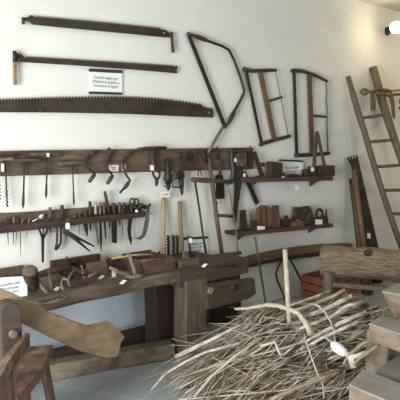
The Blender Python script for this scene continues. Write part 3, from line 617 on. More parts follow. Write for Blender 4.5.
mb = MB().tube([W(66, 256.5, .16), W(70, 261, .15)], .005, 6)
for k in range(4): mb.tube([W(70 + k * 1.6, 259 + k * .3, .14), W(71 + k * 1.6, 266, .13)], .006, 6)
one('iron_comb', 'small dark toothed iron behind the low tray against the wall', 'comb', mb, 'iron')
# mallet
mp = onb(33, 296); tc = (CAM - mp); tc.z = 0; ta = (Z * .78 + tc.normalized() * .62 + Vector((-.12, 0, 0))).normalized()
mo = mp + Vector((.03, .06, .036))
hd = MB().lathe(mo, ta, [(0, .035), (.01, .039), (.1, .043), (.165, .046), (.172, .043), (.173, .01)], 20)
fc = MB().lathe(mo + ta * .172, ta, [(0, .042), (.003, .04), (.004, .01)], 20)
hl = MB().tube([mo + ta * .11, mo + ta * .11 + Vector((.14, .06, .0)), mo + ta * .11 + Vector((.26, .09, -.01))], [.016, .022, .013], 10)
thing('mallet', 'dark log mallet standing on end beside the white bench notice', 'mallet', [('head', hd, 'dark'), ('worn_face', fc, 'post', 0, 'paler worn end face'), ('handle', hl, 'midx')])
stick('wooden_peg', 'pale thick wooden peg leaning low in front of the log mallet', 'peg', [(47.5, 293.5, ZB + .02), (43, 288, ZB + .04), (38, 281, ZB + .08), (35, 277, ZB + .1)], [1.6, 1.9, 1.8, 1.9], 'grey')
stick('wooden_peg', 'upright pale wooden peg right of the log mallet', 'peg', [(52, 291, ZB + .012), (50.5, 284, ZB + .05), (49, 276, ZB + .1), (47.8, 269, ZB + .14)], [1.9, 1.6, 1.5, 1.8], 'rail')
sign('white notice standing at the left end of the bench with a wooden strip above', -14, 277.2, 27.3, 274.8, 305, 297, -onb(27, 296.3).y, 'lavorazione per\nfabbricazione\nruote di carri', (2.4, 0), size=.68, base=lambda x: ZB + .006)
xq = W(24, 268, .05).x
one('long_board', 'long dark narrow board standing behind the white bench notice', 'board', MB().box((xq - .9, -.06, ZB + .001), (xq, -.03, ZB + .075), .003), 'mid')
for k, (a, b2) in enumerate((((38, 301), (62, 296.5)), ((44, 304.5), (70, 297.5)))):
    stick('split_billet', ('split grey billet lying along the front edge of the bench', 'second split billet overhanging the bench edge by the ochre plank')[k], 'wood',
          [(a[0], a[1], ZB + .018), ((a[0] + b2[0]) / 2, (a[1] + b2[1]) / 2, ZB + .022), (b2[0], b2[1], ZB + .018)], [1.5, 2.2, 1.4], 'rail')
# right end of the bench top
mb = MB().lathe(onb(185, 263) + Vector((0, 0, .001)), Z, [(0, .028), (.05, .03), (.055, .018), (.09, .017), (.092, .005)], 14)
one('glass_jar', 'pale grey jar standing behind the dark upright tool on the bench', 'jar', mb, 'steel')
pb = onb(193, 263.5)
bd = MB().box((pb.x - .025, pb.y, ZB + .001), (pb.x + .03, pb.y + .05, ZB + .075), .006)
sp = MB().tube([pb + Vector((0, .03, .07)), pb + Vector((-.01, .04, .19))], .009, 8).ball(pb + Vector((-.012, .04, .195)), .014)
thing('clamp', 'dark upright screw clamp in front of the leaning paper sign', 'clamp', [('body', bd, 'dark'), ('screw', sp, 'iron')])
card('paper_tag', 'white tag on the screw clamp at the right of the bench', 189, 238.3, 192.2, 242.8, -(pb.y + .02))
a = onb(181, 269); b2 = onb(199, 265.5)
bd = MB().beam(a + Vector((0, .03, .028)), b2 + Vector((0, .03, .028)), .06, .055, seg=6, amp=.001, rnd=.2)
wd = MB().bar(a.lerp(b2, .55) + Vector((0, .03, .05)), a.lerp(b2, .35) + Vector((0, .03, .11)), .04, .012)
thing('hand_plane', 'brown block plane lying between the red-brown box and the jar', 'plane', [('body', bd, 'midx'), ('wedge', wd, 'mid')])
stick('long_iron', 'flat dark iron lying over the end block of the bench', 'tool', [(208, 268.5, ZB + .008), (222, 266, ZB - .004), (236, 264.5, ZB - .004)], [.8, 1.3, .9], 'iron')
# sign behind the clamp
sign('paper sign with a black top strip on the wall behind the screw clamp', 184, 238.8, 208, 237.4, 258, 254.5, .001, 'Trivelle per\nforare travi\ne mozzi', (2.2, 0), size=.55)
# tall sticks and auger bits at the wall behind the bench
def lean(name, label, cat, top, bot, rp, mat, o0, o1, n=4, floor=False):
    P = [W(top[0] + (bot[0] - top[0]) * i / n, top[1] + (bot[1] - top[1]) * i / n, o0 + (o1 - o0) * i / n) for i in range(n + 1)]
    if floor:
        k = (P[0].z - .008) / (P[0].z - P[-1].z); e = P[0].lerp(P[-1], k); P = [P[0].lerp(e, i / n) for i in range(n + 1)]
    return one(name, label, cat, MB().tube(P, [rp * m_per_px(p) for p in P], 10), mat)
lean('wooden_shaft', 'long yellowish handle standing under the white card of the drills', 'handle', (163.4, 195.5), (164, 263), 1.9, 'pale', .03, .1)
lean('wooden_shaft', 'shorter pale handle standing second behind the bench', 'handle', (179.5, 201.3), (182.5, 259), 2, 'palex', .03, .09)
card('label_card', 'white label card at the top of the yellowish handle', 160.5, 191.8, 169.8, 197.2, .065, cat='label', body='Trivelle')
for x, lab in ((168.2, 'twisted dark auger bit closest to the yellowish handle'), (173.3, 'middle of three twisted dark bits standing on the bench'), (177, 'twisted dark bit closest to the shorter pale handle')):
    a = W(x, 235.5, .06); b2 = W(x + .4, 262, .075)
    mb = MB().spiral(a, b2, 1.15 * m_per_px(a), 9, .85 * m_per_px(a)).tube([a, b2], .45 * m_per_px(a), 6)
    one('auger_bit', lab, 'auger', mb, 'iron')
# big frame saw leaning at the bench end
o0, o1 = .05, .26
def LP(x, y): return (x, y, o0 + (o1 - o0) * (y - 165) / (262 - 165))
ta = MB().tubepx([LP(192, 179.5), LP(200, 180), LP(216, 181), LP(228.5, 181.8)], [2.5, 2.6, 2.4, 2], n=8)
ba = MB().tubepx([LP(202.5, 258.5), LP(212, 257), LP(226, 255), LP(240.5, 252.8)], [2.3, 2.4, 2.3, 2], n=8)
st = MB().tubepx([LP(207.5, 152), LP(209.5, 163), LP(213, 190), LP(217, 220), LP(222.5, 258)], [1, 2, 2.2, 2.2, 2.1], n=8)
bl = MB().tubepx([LP(195, 181), LP(199.5, 210), LP(203, 235), LP(206.7, 258)], 1.2, n=6)
tg = MB().tubepx([LP(216, 215.2), LP(232.5, 216.2)], 1.6)
cdm = MB().tubepx([LP(227, 180), LP(230, 195), LP(233.5, 215), LP(236.5, 235), LP(238, 253)], [1, .7, .9, .7, .9], n=6)
thing('frame_saw', 'big wooden frame saw leaning from the bench end up to the tool board', 'saw', [('top_arm', ta, 'midx'), ('bottom_arm', ba, 'midx'), ('stile', st, 'mid'), ('blade', bl, 'iron'), ('toggle', tg, 'midx'), ('cord', cdm, 'string')])

# ================================================================ shelves
SD = .17
def shelf(label, tl, tr, bl_, br_):
    f = [W(*p, SD) for p in (tl, tr, br_, bl_)]
    mb = MB().prism(f, [Vector((p.x, 0.0, p.z)) for p in f], .003)
    bk1 = []
    for t in (.12, .86):
        q = f[3].lerp(f[2], t); g = MB(); a = [Vector((q.x - .012, 0, q.z - .002)), Vector((q.x - .012, -.1, q.z - .002)), Vector((q.x - .012, 0, q.z - .07))]
        g.prism(a, [p + Vector((.024, 0, 0)) for p in a]); bk1.append(g)
    thing('shelf', label, 'shelf', [('board', mb, 'shelf')] + [('bracket', g, 'shelf') for g in bk1])
    a, b = f[0], f[1]
    return lambda x: a.z + (b.z - a.z) * (x - a.x) / (b.x - a.x)
zu = shelf('upper wall shelf on the right holding a notice and wooden dividers', (249.5, 178.3), (333.3, 176.3), (250.5, 182.3), (333.3, 180.6))
zl = shelf('lower wall shelf on the right holding planes and an oval board', (237, 232.5), (333.3, 223.6), (237.5, 236.2), (333.3, 227.3))
mb = MB().ext([(271.3, 162.5), (272.5, 161.6), (283, 162.6), (283.2, 180), (271.5, 180)], .05, .07, .004, zu)
kn = MB().ext([(282.5, 172), (285.8, 172.5), (285.8, 180), (282.5, 180)], .08, .04, .003, zu)
thing('wood_block', 'square dark wooden block on the upper shelf left of the notice', 'block', [('block', mb, 'dark'), ('stub', kn, 'dark')])
sign('white notice with a dark top strip standing on the upper shelf', 279.8, 160.2, 303.3, 161.3, 178.6, 178, .02, 'Piccole pialle\nper legno', (1.8, 0), size=.6)
for pts, lab in (([(290, 180), (290.5, 174.6), (294, 173.6), (299.5, 174.2), (301, 180)], 'low dark rounded block in front of the upper shelf notice'), ([(283.5, 180), (284, 175.8), (288.5, 175.6), (289, 180)], 'tiny dark block at the foot of the square block, upper shelf')):
    one('hand_plane', lab, 'plane', MB().ext(pts, .08, .05, .004, zu), 'dark')
card('paper_tag', 'white tag lying on the upper shelf edge beside the square block', 281.8, 176.4, 285, 178, .165)
def dv(pts, rp): return MB().tubepx(pts, rp, .1)
l1 = MB().strip((317.6, 131.5), (313.6, 180), 3, 2.6, .10, .02, .003, zu); l2 = MB().strip((317.8, 131.5), (325.6, 167.5), 2.6, 2.2, .12, .02, .003)
hg = MB().tubepx([(317.7, 133.3, .09), (317.7, 133.3, .15)], 1.3)
thing('wooden_dividers', 'tall brown wooden dividers standing open in front of the arched frame saw', 'dividers', [('leg', l1, 'mid'), ('leg', l2, 'mid'), ('hinge', hg, 'iron')])
mb = MB().ext([(306.2, 169.5), (317.5, 168.6), (317.8, 180), (306.2, 180)], .06, .06, .004, zu); wd = MB().ext([(309, 166.4), (311.4, 166), (312, 170), (309.4, 170)], .08, .02, .002)
thing('hand_plane', 'dark plane at the foot of the wooden dividers', 'plane', [('body', mb, 'dark'), ('wedge', wd, 'mid')])
bx = MB().ext([(320.3, 166), (335, 165.4), (335.2, 177.8), (320.6, 180)], .05, .09, .004, zu); ld = MB().ext([(323.4, 167), (334.4, 166.4), (334.5, 177), (323.5, 179)], .14, .006, .002, zu)
thing('wooden_box', 'dark wooden box at the right end of the upper shelf', 'box', [('body', bx, 'dark'), ('front_panel', ld, 'darkx')])
card('paper_tag', 'white tag hanging on the dark plane below the dividers', 311, 167.2, 314, 171.4, .155, string=(313, 160))
card('paper_tag', 'small pale tag hanging below the upper shelf', 295.3, 184.4, 298.6, 189.6, .175, string=(297, 181))
# tool leaning at the left end of the upper shelf
a = MB().strip((254.5, 151.8), (263, 176.5), 4, 3.6, .05, .02, .003); b2 = MB().ext([(258.6, 163.2), (265, 162.6), (265.4, 166.6), (259.6, 167)], .055, .03, .003); c2 = MB().strip((249.5, 181), (263.5, 176.2), 3.4, 3.4, .06, .03, .003)
thing('wooden_gauge', 'angular wooden gauge leaning at the left end of the upper shelf', 'gauge', [('stem', a, 'dark'), ('stub', b2, 'dark'), ('foot', c2, 'shelf')])
# lower shelf
one('wood_block', 'tapered dark upright block at the left end of the lower shelf', 'block', MB().ext([(242.8, 210.6), (246.3, 210), (248, 236), (241.6, 236)], .06, .04, .004, zl), 'dark')
pts = [(265 + 8.7 * math.cos(a) * (1 - .12 * max(0, math.sin(a))), 218 + 12.8 * math.sin(a)) for a in [2 * math.pi * k / 28 for k in range(28)]]
bd = MB().ext(pts, .07, .035, .004, zl); gr = MB().ext([(265.6, 206.5), (267, 206.6), (267.6, 229), (266, 229)], .104, .003); g2 = MB().ext([(260.6, 209), (261.6, 208.4), (262, 229), (260.8, 229)], .104, .003)
thing('oval_board', 'oval brown board split by a dark groove on the lower shelf', 'board', [('board', bd, 'orange'), ('groove', gr, 'dark'), ('groove', g2, 'dark')])
one('wood_wedge', 'tall tapering wooden wedge right of the oval board', 'wedge', MB().ext([(274.2, 205.6), (279, 205.4), (281, 236), (273, 236)], .07, .03, .004, zl), 'mid')
one('wood_block', 'small dark block between the left upright and the oval board', 'block', MB().ext([(254, 221), (257, 220.6), (257.5, 236), (253.5, 236)], .09, .05, .003, zl), 'dark')
card('label_card', 'white label card in front of the oval board', 257.4, 226, 265, 232.4, .14, cat='label')
mb = MB().ext([(248, 236), (248.5, 230), (253, 229.4), (254, 236)], .1, .05, .003, zl)
one('plane_iron', 'flat dark iron lying between the two left blocks, lower shelf', 'iron', mb, 'iron')
bd = MB().ext([(283, 219.4), (296, 218.6), (296, 236), (283, 236)], .06, .04, .004, zl); kn = MB().ext([(285, 219.6), (285.6, 215.6), (288.4, 215.4), (289, 219.4)], .08, .025, .003)
thing('hand_plane', 'low dark plane with a small knob right of the tall wedge', 'plane', [('body', bd, 'dark'), ('knob', kn, 'dark')])
one('wood_block', 'upright dark block behind the copper-brown plane', 'block', MB().ext([(296, 207.6), (303, 207.4), (303, 236), (296, 236)], .03, .05, .004, zl), 'dark')
one('hand_plane', 'copper-brown notched plane at the centre of the lower shelf', 'plane', MB().ext([(294.6, 236), (295, 223.5), (299, 221.8), (300.5, 219.4), (303.6, 222), (304.5, 236), (301, 236), (300, 228.5), (298, 228.6), (297, 236)], .1, .05, .003, zl), 'orange')
bd = MB().ext([(302.4, 236), (303, 219), (306.5, 210.8), (307, 206.6), (310.5, 206.2), (311.5, 210.5), (314.5, 216), (315.4, 236)], .06, .06, .004, zl); wg = MB().strip((305, 224), (312.5, 212), 2.6, 2.6, .12, .012, .002)
thing('moulding_plane', 'peaked dark moulding plane near the right of the lower shelf', 'plane', [('body', bd, 'dark'), ('wedge', wg, 'mid')])
rg = MB().tubepx([(319.4 + 3.4 * math.cos(a), 214 + 4.6 * math.sin(a)) for a in [k * math.pi / 7 for k in range(15)]], 1.3, .1, 7)
hn = MB().tubepx([(322, 216, .1), (325.5, 219, .1), (326.3, 214, .1), (326, 208.8, .1)], [1.8, 2, 1.3, .5], .1)
bs3 = MB().ext([(316, 236), (317, 218.5), (328, 216), (328.6, 236)], .07, .06, .004, zl)
thing('plough_plane', 'dark plane with a ring handle and horn at the right end of the lower shelf', 'plane', [('body', bs3, 'dark'), ('ring_handle', rg, 'dark'), ('horn', hn, 'dark')])
card('label_card', 'white label card in front of the ring-handled plane', 315.4, 219.4, 322.4, 224.4, .145, cat='label')
# stick, dividers and yoke below the shelf
lean('thin_pole', 'thin brown pole leaning from the lower shelf down to the twigs', 'pole', (255, 236.5), (267, 312), 1.2, 'grey', .18, .35, floor=True)
top = [(240, 259.5), (255, 255.5), (280, 250), (300, 247), (320, 244.8), (345, 243.5), (352, 243.6)]
bot = [(352, 253.5), (345, 253.6), (320, 255.6), (300, 257.5), (280, 260.3), (262, 263.6), (247, 267.2), (240, 267)]
mb = MB().ext(top + bot, 0.0, .05, .006)
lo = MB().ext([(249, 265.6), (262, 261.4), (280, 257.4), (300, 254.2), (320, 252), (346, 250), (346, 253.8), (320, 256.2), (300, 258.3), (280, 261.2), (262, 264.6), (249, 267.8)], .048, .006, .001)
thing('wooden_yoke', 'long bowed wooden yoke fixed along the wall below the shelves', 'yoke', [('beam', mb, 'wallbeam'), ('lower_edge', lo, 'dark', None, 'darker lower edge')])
a1 = MB().tubepx([(281, 261, .075), (278.5, 266, .08), (275.8, 273, .09), (277.5, 281, .1), (281.5, 290, .12), (286, 303, .15)], [.9, 1, 1.1, 1.1, 1, .7], n=7)
a2 = MB().tubepx([(289.5, 258, .075), (296, 270, .09), (304, 286, .12), (312.5, 302, .15)], [1, 1.1, 1, .7], n=7)
pv = MB().tubepx([(281, 261, .08), (285, 256.5, .08), (289.5, 258, .08)], 1.2, n=7)
thing('calipers', 'large black iron calipers hanging open below the wooden yoke', 'calipers', [('curved_arm', a1, 'iron'), ('straight_arm', a2, 'iron'), ('hinge', pv, 'iron')])
# ================================================================ tools leaning right of the shelves
def plank_lean(pts_l, pts_r, o0, o1, th):
    """blade between two edge polylines, leaning: offset grows from o0 (top) to o1 (bottom)"""
    ys = [p[1] for p in pts_l + pts_r]; y0, y1 = min(ys), max(ys)
    P = [W(x, y, o0 + (o1 - o0) * (y - y0) / (y1 - y0)) for x, y in pts_l + pts_r[::-1]]
    return MB().prism(P, [p + Vector((0, th, 0)) for p in P])
n = 16; redge = []
for i in range(n):
    f = i / n; x = 357.3 + (384 - 357.3) * f; y = 155 + (272 - 155) * f
    redge += [(x, y), (x + 1.2, y + 3.6)]
bl = plank_lean([(347.3, 157.8), (349, 161.5), (351.5, 166), (356, 190), (362, 222), (372, 274)], redge, .08, .4, .008)
hl = MB()
for x, y in ((349.8, 158.7), (352.6, 157.8), (355.4, 157)): hl.tubepx([(x, y, .075), (x, y, .09)], .55, n=6)
thing('pit_saw', 'broad dark toothed blade with holes at its top leaning against the wall', 'saw', [('blade', bl, 'blade'), ('rivet', hl, 'tag')])
lean('thin_pole', 'thin dark pole, leftmost of the tools leaning beside the ladder', 'pole', (350.3, 179), (361.5, 278), 1.5, 'dark', .05, .42, floor=True)
lean('thick_pole', 'orange-brown pole leaning in front of the broad toothed blade', 'pole', (353.8, 170), (368.5, 278), 2.6, 'orange', .12, .48, floor=True)
lean('thick_pole', 'darker red-brown pole between the thin pole and the orange one', 'pole', (352.3, 184), (364, 278), 2, 'midx', .09, .45, floor=True)
P = W(371.6, 235.5, .4)
card('paper_tag', 'white tag hanging among the leaning poles above the log', 367.4, 233, 370.6, 238.4, .375, string=(366.5, 229))
# ================================================================ ladder
LA = W(348, 77, .05); LBz = 0.0
def lad(px, py):   # plane through the wall line at the ladder's top, leaning out toward the floor
    k = .26; nrm = Vector((0, 1, -k)).normalized()
    return hit(px, py, Vector((0, -.05, LA.z + .1)), nrm)
def ladtube(pts, w):
    mb = MB(); P = [lad(x, y) for x, y in pts]; return P, [k * m_per_px(p) for k, p in zip(w, P)], mb
P, r, mb1 = ladtube([(348, 76.5), (354, 98), (359, 115), (364.5, 132), (371, 155), (378, 178), (387, 206), (396, 232), (406, 258), (416, 286)], [2.5, 3.2, 3.3, 3.1, 3, 3, 3, 3, 3, 3])
rl = mb1.tube(P, r, 10)
P2, r2, mb2 = ladtube([(373, 67), (377, 82), (381, 97), (386, 114), (393, 135), (400, 156), (410, 186), (421, 218), (432, 250), (444, 284)], [3.8, 4, 4.3, 4.2, 3.8, 3.4, 3.3, 3.3, 3.3, 3.3])
rr = mb2.tube(P2, r2, 10)
parts = [('rail', rl, 'ladder'), ('rail', rr, 'ladder')]
for a, b2 in (((360, 118.6), (387, 113.8)), ((366, 142.4), (395, 139.6)), ((373, 167), (403, 165)), ((381, 190.2), (411, 190)), ((389, 213.5), (419, 214)), ((397, 237), (427, 238))):
    A = lad(*a); B = lad(*b2); parts.append(('rung', MB().tube([A, A.lerp(B, .5), B], [.016, .019, .016], 8), 'ladder'))
nl = MB().tube([lad(376.5, 73.5) - Vector((0, .02, 0)), lad(376.5, 73.5) - Vector((0, .05, 0))], .012, 8); parts.append(('nail_head', nl, 'tag'))
thing('ladder', 'old wooden ladder leaning against the wall under the spot lamp', 'ladder', parts)
# rope tied on the ladder, pole and dried bunch
fw = Vector((-.4, -.9, 0)).normalized()
def lf(px, py, o=.06): return lad(px, py) + fw * o
rp = MB().tube([lf(358, 92), lf(360, 89.8), lf(363, 90), (lf(364.6, 92)), lf(363, 94.6), lf(360, 94.6), lf(358.4, 92.5)], .016, 8)
rp.tube([lf(363.5, 92), lf(368, 92.5), lf(372, 90.5), lf(375, 88.5), lf(378, 90, .07), lf(384, 91, .075), lf(388, 92.5, .06)], .018, 8)
rp.tube([lf(372, 93), lf(376, 93.6, .07), lf(382, 95, .075), lf(387, 97, .06)], .016, 8)
tl = MB()
for k in range(5): tl.tube([lf(368.5 + k * .4, 93), lf(369 + k * .9 - 1, 100), lf(369.5 + k * 1.1 - 1.6, 110.5 + (k % 2) * 2)], [.012, .014, .006], 6)
t2 = MB()
for k in range(4): t2.tube([lf(386 + k, 95), lf(388.5 + k * .6, 104), lf(389.5 + k * .7, 117 + k % 2 * 2)], [.012, .014, .006], 6)
thing('rope', 'hemp rope knotted round the ladder tops with hanging ends', 'rope', [('knot', rp, 'rope'), ('hanging_end', tl, 'rope'), ('hanging_end', t2, 'rope')])
mb = MB().tube([lf(380, 93.5, .02), lf(392, 91, .02), lf(412, 88.6, .02)], [.011, .012, .011], 8)
one('thin_pole', 'pale thin pole stuck through the ladder rope toward the lamp side', 'pole', mb, 'palex')
mb = MB().tube([lf(384, 95.5, .02), lf(396, 94.6, .02), lf(412, 94.4, .02)], [.015, .016, .015], 8)
one('thick_pole', 'brown pole tied by the rope just under the pale one', 'pole', mb, 'mid')
fl = MB(); rnd = random.Random(4); c = lf(401.5, 105, .05)
for k in range(70):
    d = Vector((rnd.gauss(0, 1), rnd.gauss(0, 1), rnd.gauss(0, 1.1))).normalized(); p = c + Vector((d.x * .055, d.y * .055, d.z * .09))
    fl.tube([c, p], [.003, .002], 4); fl.ball(p, .01 + rnd.random() * .008, 4)
stm = MB().tube([c, lf(401.5, 94, .03)], .008, 6)
thing('dried_bunch', 'hanging bunch of dried reddish flowers by the ladder', 'flowers', [('flower_heads', fl, 'flower'), ('stems', stm, 'mid')])

# ================================================================ log on trestle
LC0 = CAM + ray(321.5, 261.5) * 4.85; LC1 = CAM + ray(400, 264) * 4.62
ld = (LC1 - LC0).normalized(); LC0.z = LC1.z = (LC0.z + LC1.z) / 2; ld = (LC1 - LC0).normalized(); LE = LC0 + ld * 1.5
M['log'] = noise_mat('log_bark', (62, 50, 38), (152, 130, 102), 15, (.6, 6, 6), bump=1, rough=.9, rotz=math.atan2(ld.y, ld.x))
lg = MB().beam(LC0, LE, .27, .275, seg=40, amp=.012, rnd=1, freq=12, cs=8)
cp = MB().lathe(LC0 - ld * .006, ld, [(0, .09), (.004, .118), (.012, .122)], 20)
kn = MB().lathe(CAM + ray(369, 252.5) * 4.6, Vector((-.45, -.85, .35)), [(-.03, .03), (.006, .03), (.012, .024), (.004, .014)], 14)
thing('log', 'thick barked log lying on the trestle in front of the wall', 'log', [('trunk', lg, 'log'), ('cut_end', cp, 'rail'), ('knot', kn, 'dark')])
side = Vector((ld.y, -ld.x, 0)).normalized()   # toward the camera side
zb = LC0.z - .13
tp = []
pc = CAM + ray(333, 290) * 4.72
q0 = LC0 + ld * .09
def post(c, z0, z1, w, m, seed): return MB().beam(Vector((c.x, c.y, z0)), Vector((c.x, c.y, z1)), w, w * .9, up=Vector((0, 1, 0)), seg=8, amp=.004, rnd=.15, seed=seed)
c1 = q0 + side * .12; c2 = q0 - side * .12
tp.append(('post', post(c1, 0, zb + .06, .085, 'grey', 1), 'grey')); tp.append(('post', post(c2, 0, zb + .06, .085, 'grey', 2), 'grey'))
e0 = LC0 + ld * 1.2
c3 = e0 + side * .12; c4 = e0 - side * .12
tp.append(('post', post(c3, 0, zb + .06, .085, 'grey', 3), 'grey')); tp.append(('post', post(c4, 0, zb + .06, .085, 'grey', 4), 'grey'))
zs = H(360, 286).z
A = Vector((c1.x, c1.y, .365)); B = Vector((c3.x, c3.y, .365))
tp.append(('stretcher', MB().beam(A, B, .05, .035, seg=10, amp=.002, rnd=.2), 'rail'))
A = Vector((c1.x, c1.y, .06)); B = Vector((c3.x, c3.y, .06))
tp.append(('stretcher', MB().beam(A, B, .06, .05, seg=10, amp=.002, rnd=.2, seed=3), 'rail'))
for a, b2 in ((c1, c2), (c3, c4)):
    tp.append(('crosspiece', MB().beam(Vector((a.x, a.y, zb - .05)), Vector((b2.x, b2.y, zb - .05)), .05, .07, seg=4, amp=.002, rnd=.2), 'grey'))
thing('trestle', 'grey wooden trestle carrying the barked log', 'trestle', tp)
# crate and things behind the log
cr0 = H(324.5, 301, 0); cp_ = CAM + ray(323, 300) * 5.3
def crate(P, lx, ly, h):
    parts = []
    def b(lo, hi): return MB().box([P.x + lo[0], P.y + lo[1], lo[2]], [P.x + hi[0], P.y + hi[1], hi[2]], .003)
    parts.append(('bottom', b((0, 0, .001), (lx, ly, .015)), 'crate'))
    for k in range(3):
        z0 = .015 + k * h / 3; z1 = z0 + h / 3 - .012
        parts.append(('front_slat', b((0, 0, z0), (lx, .012, z1)), 'crate')); parts.append(('side_slat', b((0, .013, z0), (.012, ly - .013, z1)), 'crate'))
        parts.append(('side_slat', b((lx - .012, .013, z0), (lx, ly - .013, z1)), 'crate')); parts.append(('back_slat', b((0, ly - .012, z0), (lx, ly, z1)), 'crate'))
    return thing('crate', 'orange-red slatted crate on the floor behind the trestle', 'crate', parts)
Pc = H(323, 309, 0)
Pc.y = -.42; Pc.x = W(324.5, 300, .42).x
lxc = W(357.5, 300, .42).x - Pc.x
crate(Pc, lxc, .3, .24)
xb = W(361, 280, .3).x
can = MB().lathe((xb + .09, -.2, .001), Z, [(0, .065), (.28, .065), (.3, .05), (.31, .022), (.36, .022), (.362, .01)], 16)
hnd = MB().tube([(xb + .14, -.2, .29), (xb + .19, -.2, .27), (xb + .19, -.2, .18), (xb + .155, -.2, .16)], .008, 7)
thing('canister', 'pale blue canister standing behind the log on the floor', 'canister', [('body', can, 'paleblue'), ('handle', hnd, 'iron')])
mb = MB().beam((xb + .36, -.22, 0), (xb + .36, -.22, .34), .22, .2, up=Vector((0, 1, 0)), seg=6, amp=.012, rnd=.8)
one('stump', 'dark tall stump behind the log beside the pale blue canister', 'stump', mb, 'dark')

# ================================================================ ochre plank with post (left front)
PO = .80
pl = MB().ext([(-16, 280), (0, 289), (21, 297.3), (38, 305.5), (54, 314.5), (70, 320.5), (84, 325.5), (92, 328.5), (102, 326), (111, 323), (118, 329), (125, 337.2), (120.6, 342.5), (119.6, 347), (119.4, 352), (116.5, 357), (110, 357.6), (104, 357), (94, 355), (80.5, 351), (66, 345), (52.5, 338.7), (36, 330.5), (21, 323), (0, 312), (-16, 304)], PO, .07, .003)
pp = H(11, 395, 0)
xp0 = W(1.5, 320, PO + .18).x; xp1 = W(22, 320, PO + .18).x
zt_ = W(11, 303, PO + .18).z
xm = (xp0 + xp1) / 2; hw = (xp1 - xp0) / 2
pf = [Vector((xm - hw, -PO - .18, 0)), Vector((xm + hw, -PO - .18, 0))] + [Vector((xm + hw * math.cos(t), -PO - .18, zt_ - .04 + .04 * math.sin(t))) for t in [math.pi * k / 10 for k in range(11)]]
po = MB().prism(pf, [p + Vector((0, .1, 0)) for p in pf], .006)
pg = MB().tube([((xp0 + xp1) / 2, -PO - .2, zt_ - .16), ((xp0 + xp1) / 2, -PO + .06, zt_ - .16)], .02, 10)
ft = MB().beam(((xp0 + xp1) / 2, -PO - .42, .04), ((xp0 + xp1) / 2, -PO + .06, .04), .12, .08, seg=6, amp=.003, rnd=.2)
thing('plank_stand', 'slanting ochre plank with a notched end held by a round-topped post', 'plank', [('plank', pl, 'ochre', None, 'slanting ochre plank with a notched flared end'), ('post', po, 'bench_dark', None, 'round-topped upright post'), ('peg', pg, 'grey'), ('foot', ft, 'post')])

# ---- red-brown stool
zs = .5
def S(px, py, z=zs): return H(px, py, z)
c = [S(18, 347), S(53.5, 344.3), S(43, 366.5), S(16, 402)]
st = MB().prism(c, [p - Vector((0, 0, .05)) for p in c], .006)
lgs = []
def lg(px, py, dx, dy):
    t = S(px, py, zs - .045); b = Vector((t.x + dx, t.y + dy, 0))
    return MB().beam(b, t, .045, .045, up=Vector((0, 1, 0)), seg=6, amp=.002, rnd=.4)
parts = [('seat', st, 'red'), ('leg', lg(42, 353, .05, -.05), 'redside'), ('leg', lg(24, 351, -.05, .04), 'redside'), ('leg', lg(24, 385, 0, -.08), 'redside')]
thing('stool', 'low stool with a worn red-brown slab seat, bottom left', 'stool', parts)
z2 = .62
a = [S(-12, 384, z2), S(-4, 366, z2), S(25, 332, z2), S(30, 332.6, z2), S(8, 362, z2), S(-6, 392, z2)]
bd = MB().prism(a, [p - Vector((0, 0, .07)) for p in a], .005)
t1 = S(3, 371, z2 - .06); t2_ = S(20, 342, z2 - .06); 
f1 = MB().beam(Vector((t1.x, t1.y, 0)), t1, .07, .06, up=Vector((0, 1, 0)), seg=6, amp=.002, rnd=.2)
f2 = MB().beam(Vector((t2_.x - .03, t2_.y + .03, 0)), t2_, .04, .04, up=Vector((0, 1, 0)), seg=6, amp=.002, rnd=.2, seed=3)
thing('narrow_trestle', 'narrow rough plank on legs left of the red-brown stool', 'trestle', [('plank', bd, 'red'), ('leg', f1, 'redside'), ('leg', f2, 'redside')])

# ================================================================ grey timbers (right front)
def blk(corner, z, lx, ly, h, mat, amp=.002):
    """box whose visible top far-left ... near-left corner is at the picture point corner at height z"""
    P = H(corner[0], corner[1], z)
    return P
zA, zC, zD, zHl = .60, .44, .40, .72
def quad(pts, z, h, shrink=0, bevel=.006):
    t = [H(x, y, z) for x, y in pts]; ctr = sum(t, Vector()) / 4
    bt = [p.lerp(ctr, shrink) - Vector((0, 0, h)) for p in t]
    return MB().prism(t, bt, bevel)
qA = [(369, 323), (382, 315), (440, 335), (432, 345)]; qC = [(349, 383.8), (363, 369), (450, 403), (440, 424)]
qD = [(371, 370), (402, 353.5), (470, 376), (440, 396)]; qH = [(381, 291), (394, 283), (460, 292), (455, 304)]
bA = quad(qA, zA, .10); tA = quad(qA, zA + .003, .006, 0, 0)
bC = quad(qC, zC, .11); tC = quad(qC, zC + .003, .006, 0, 0)
bD = quad(qD, zD, .05); bH = quad(qH, zHl, .012); bH2 = quad(qH, zHl - .012, .16, .35)
def postq(q, z0, k, w):
    t = [H(x, y, z0) for x, y in q]; p = t[0].lerp(t[2], k); return MB().box((p.x - w / 2, p.y - w / 2, 0), (p.x + w / 2, p.y + w / 2, z0 - .03), .006)
pA = postq(qA, zA - .07, .22, .14); pC = postq(qC, zC - .08, .3, .1); pD = postq(qD, zD - .02, .5, .1); pH = postq(qH, zHl - .15, .5, .1)
def pc(q, z0, k, z):
    t = [H(x, y, z0) for x, y in q]; p = t[0].lerp(t[2], k); return Vector((p.x, p.y, z))
cA, cC, cD, cH = pc(qA, zA - .07, .22, .06), pc(qC, zC - .08, .3, .06), pc(qD, zD - .02, .5, .06), pc(qH, zHl - .15, .5, .06)
sills = [('sill', MB().beam(u, v, .09, .1, seg=6, amp=.002, rnd=.15), 'slabwood') for u, v in ((cC, cD), (cD, cH), (cA, cD))]
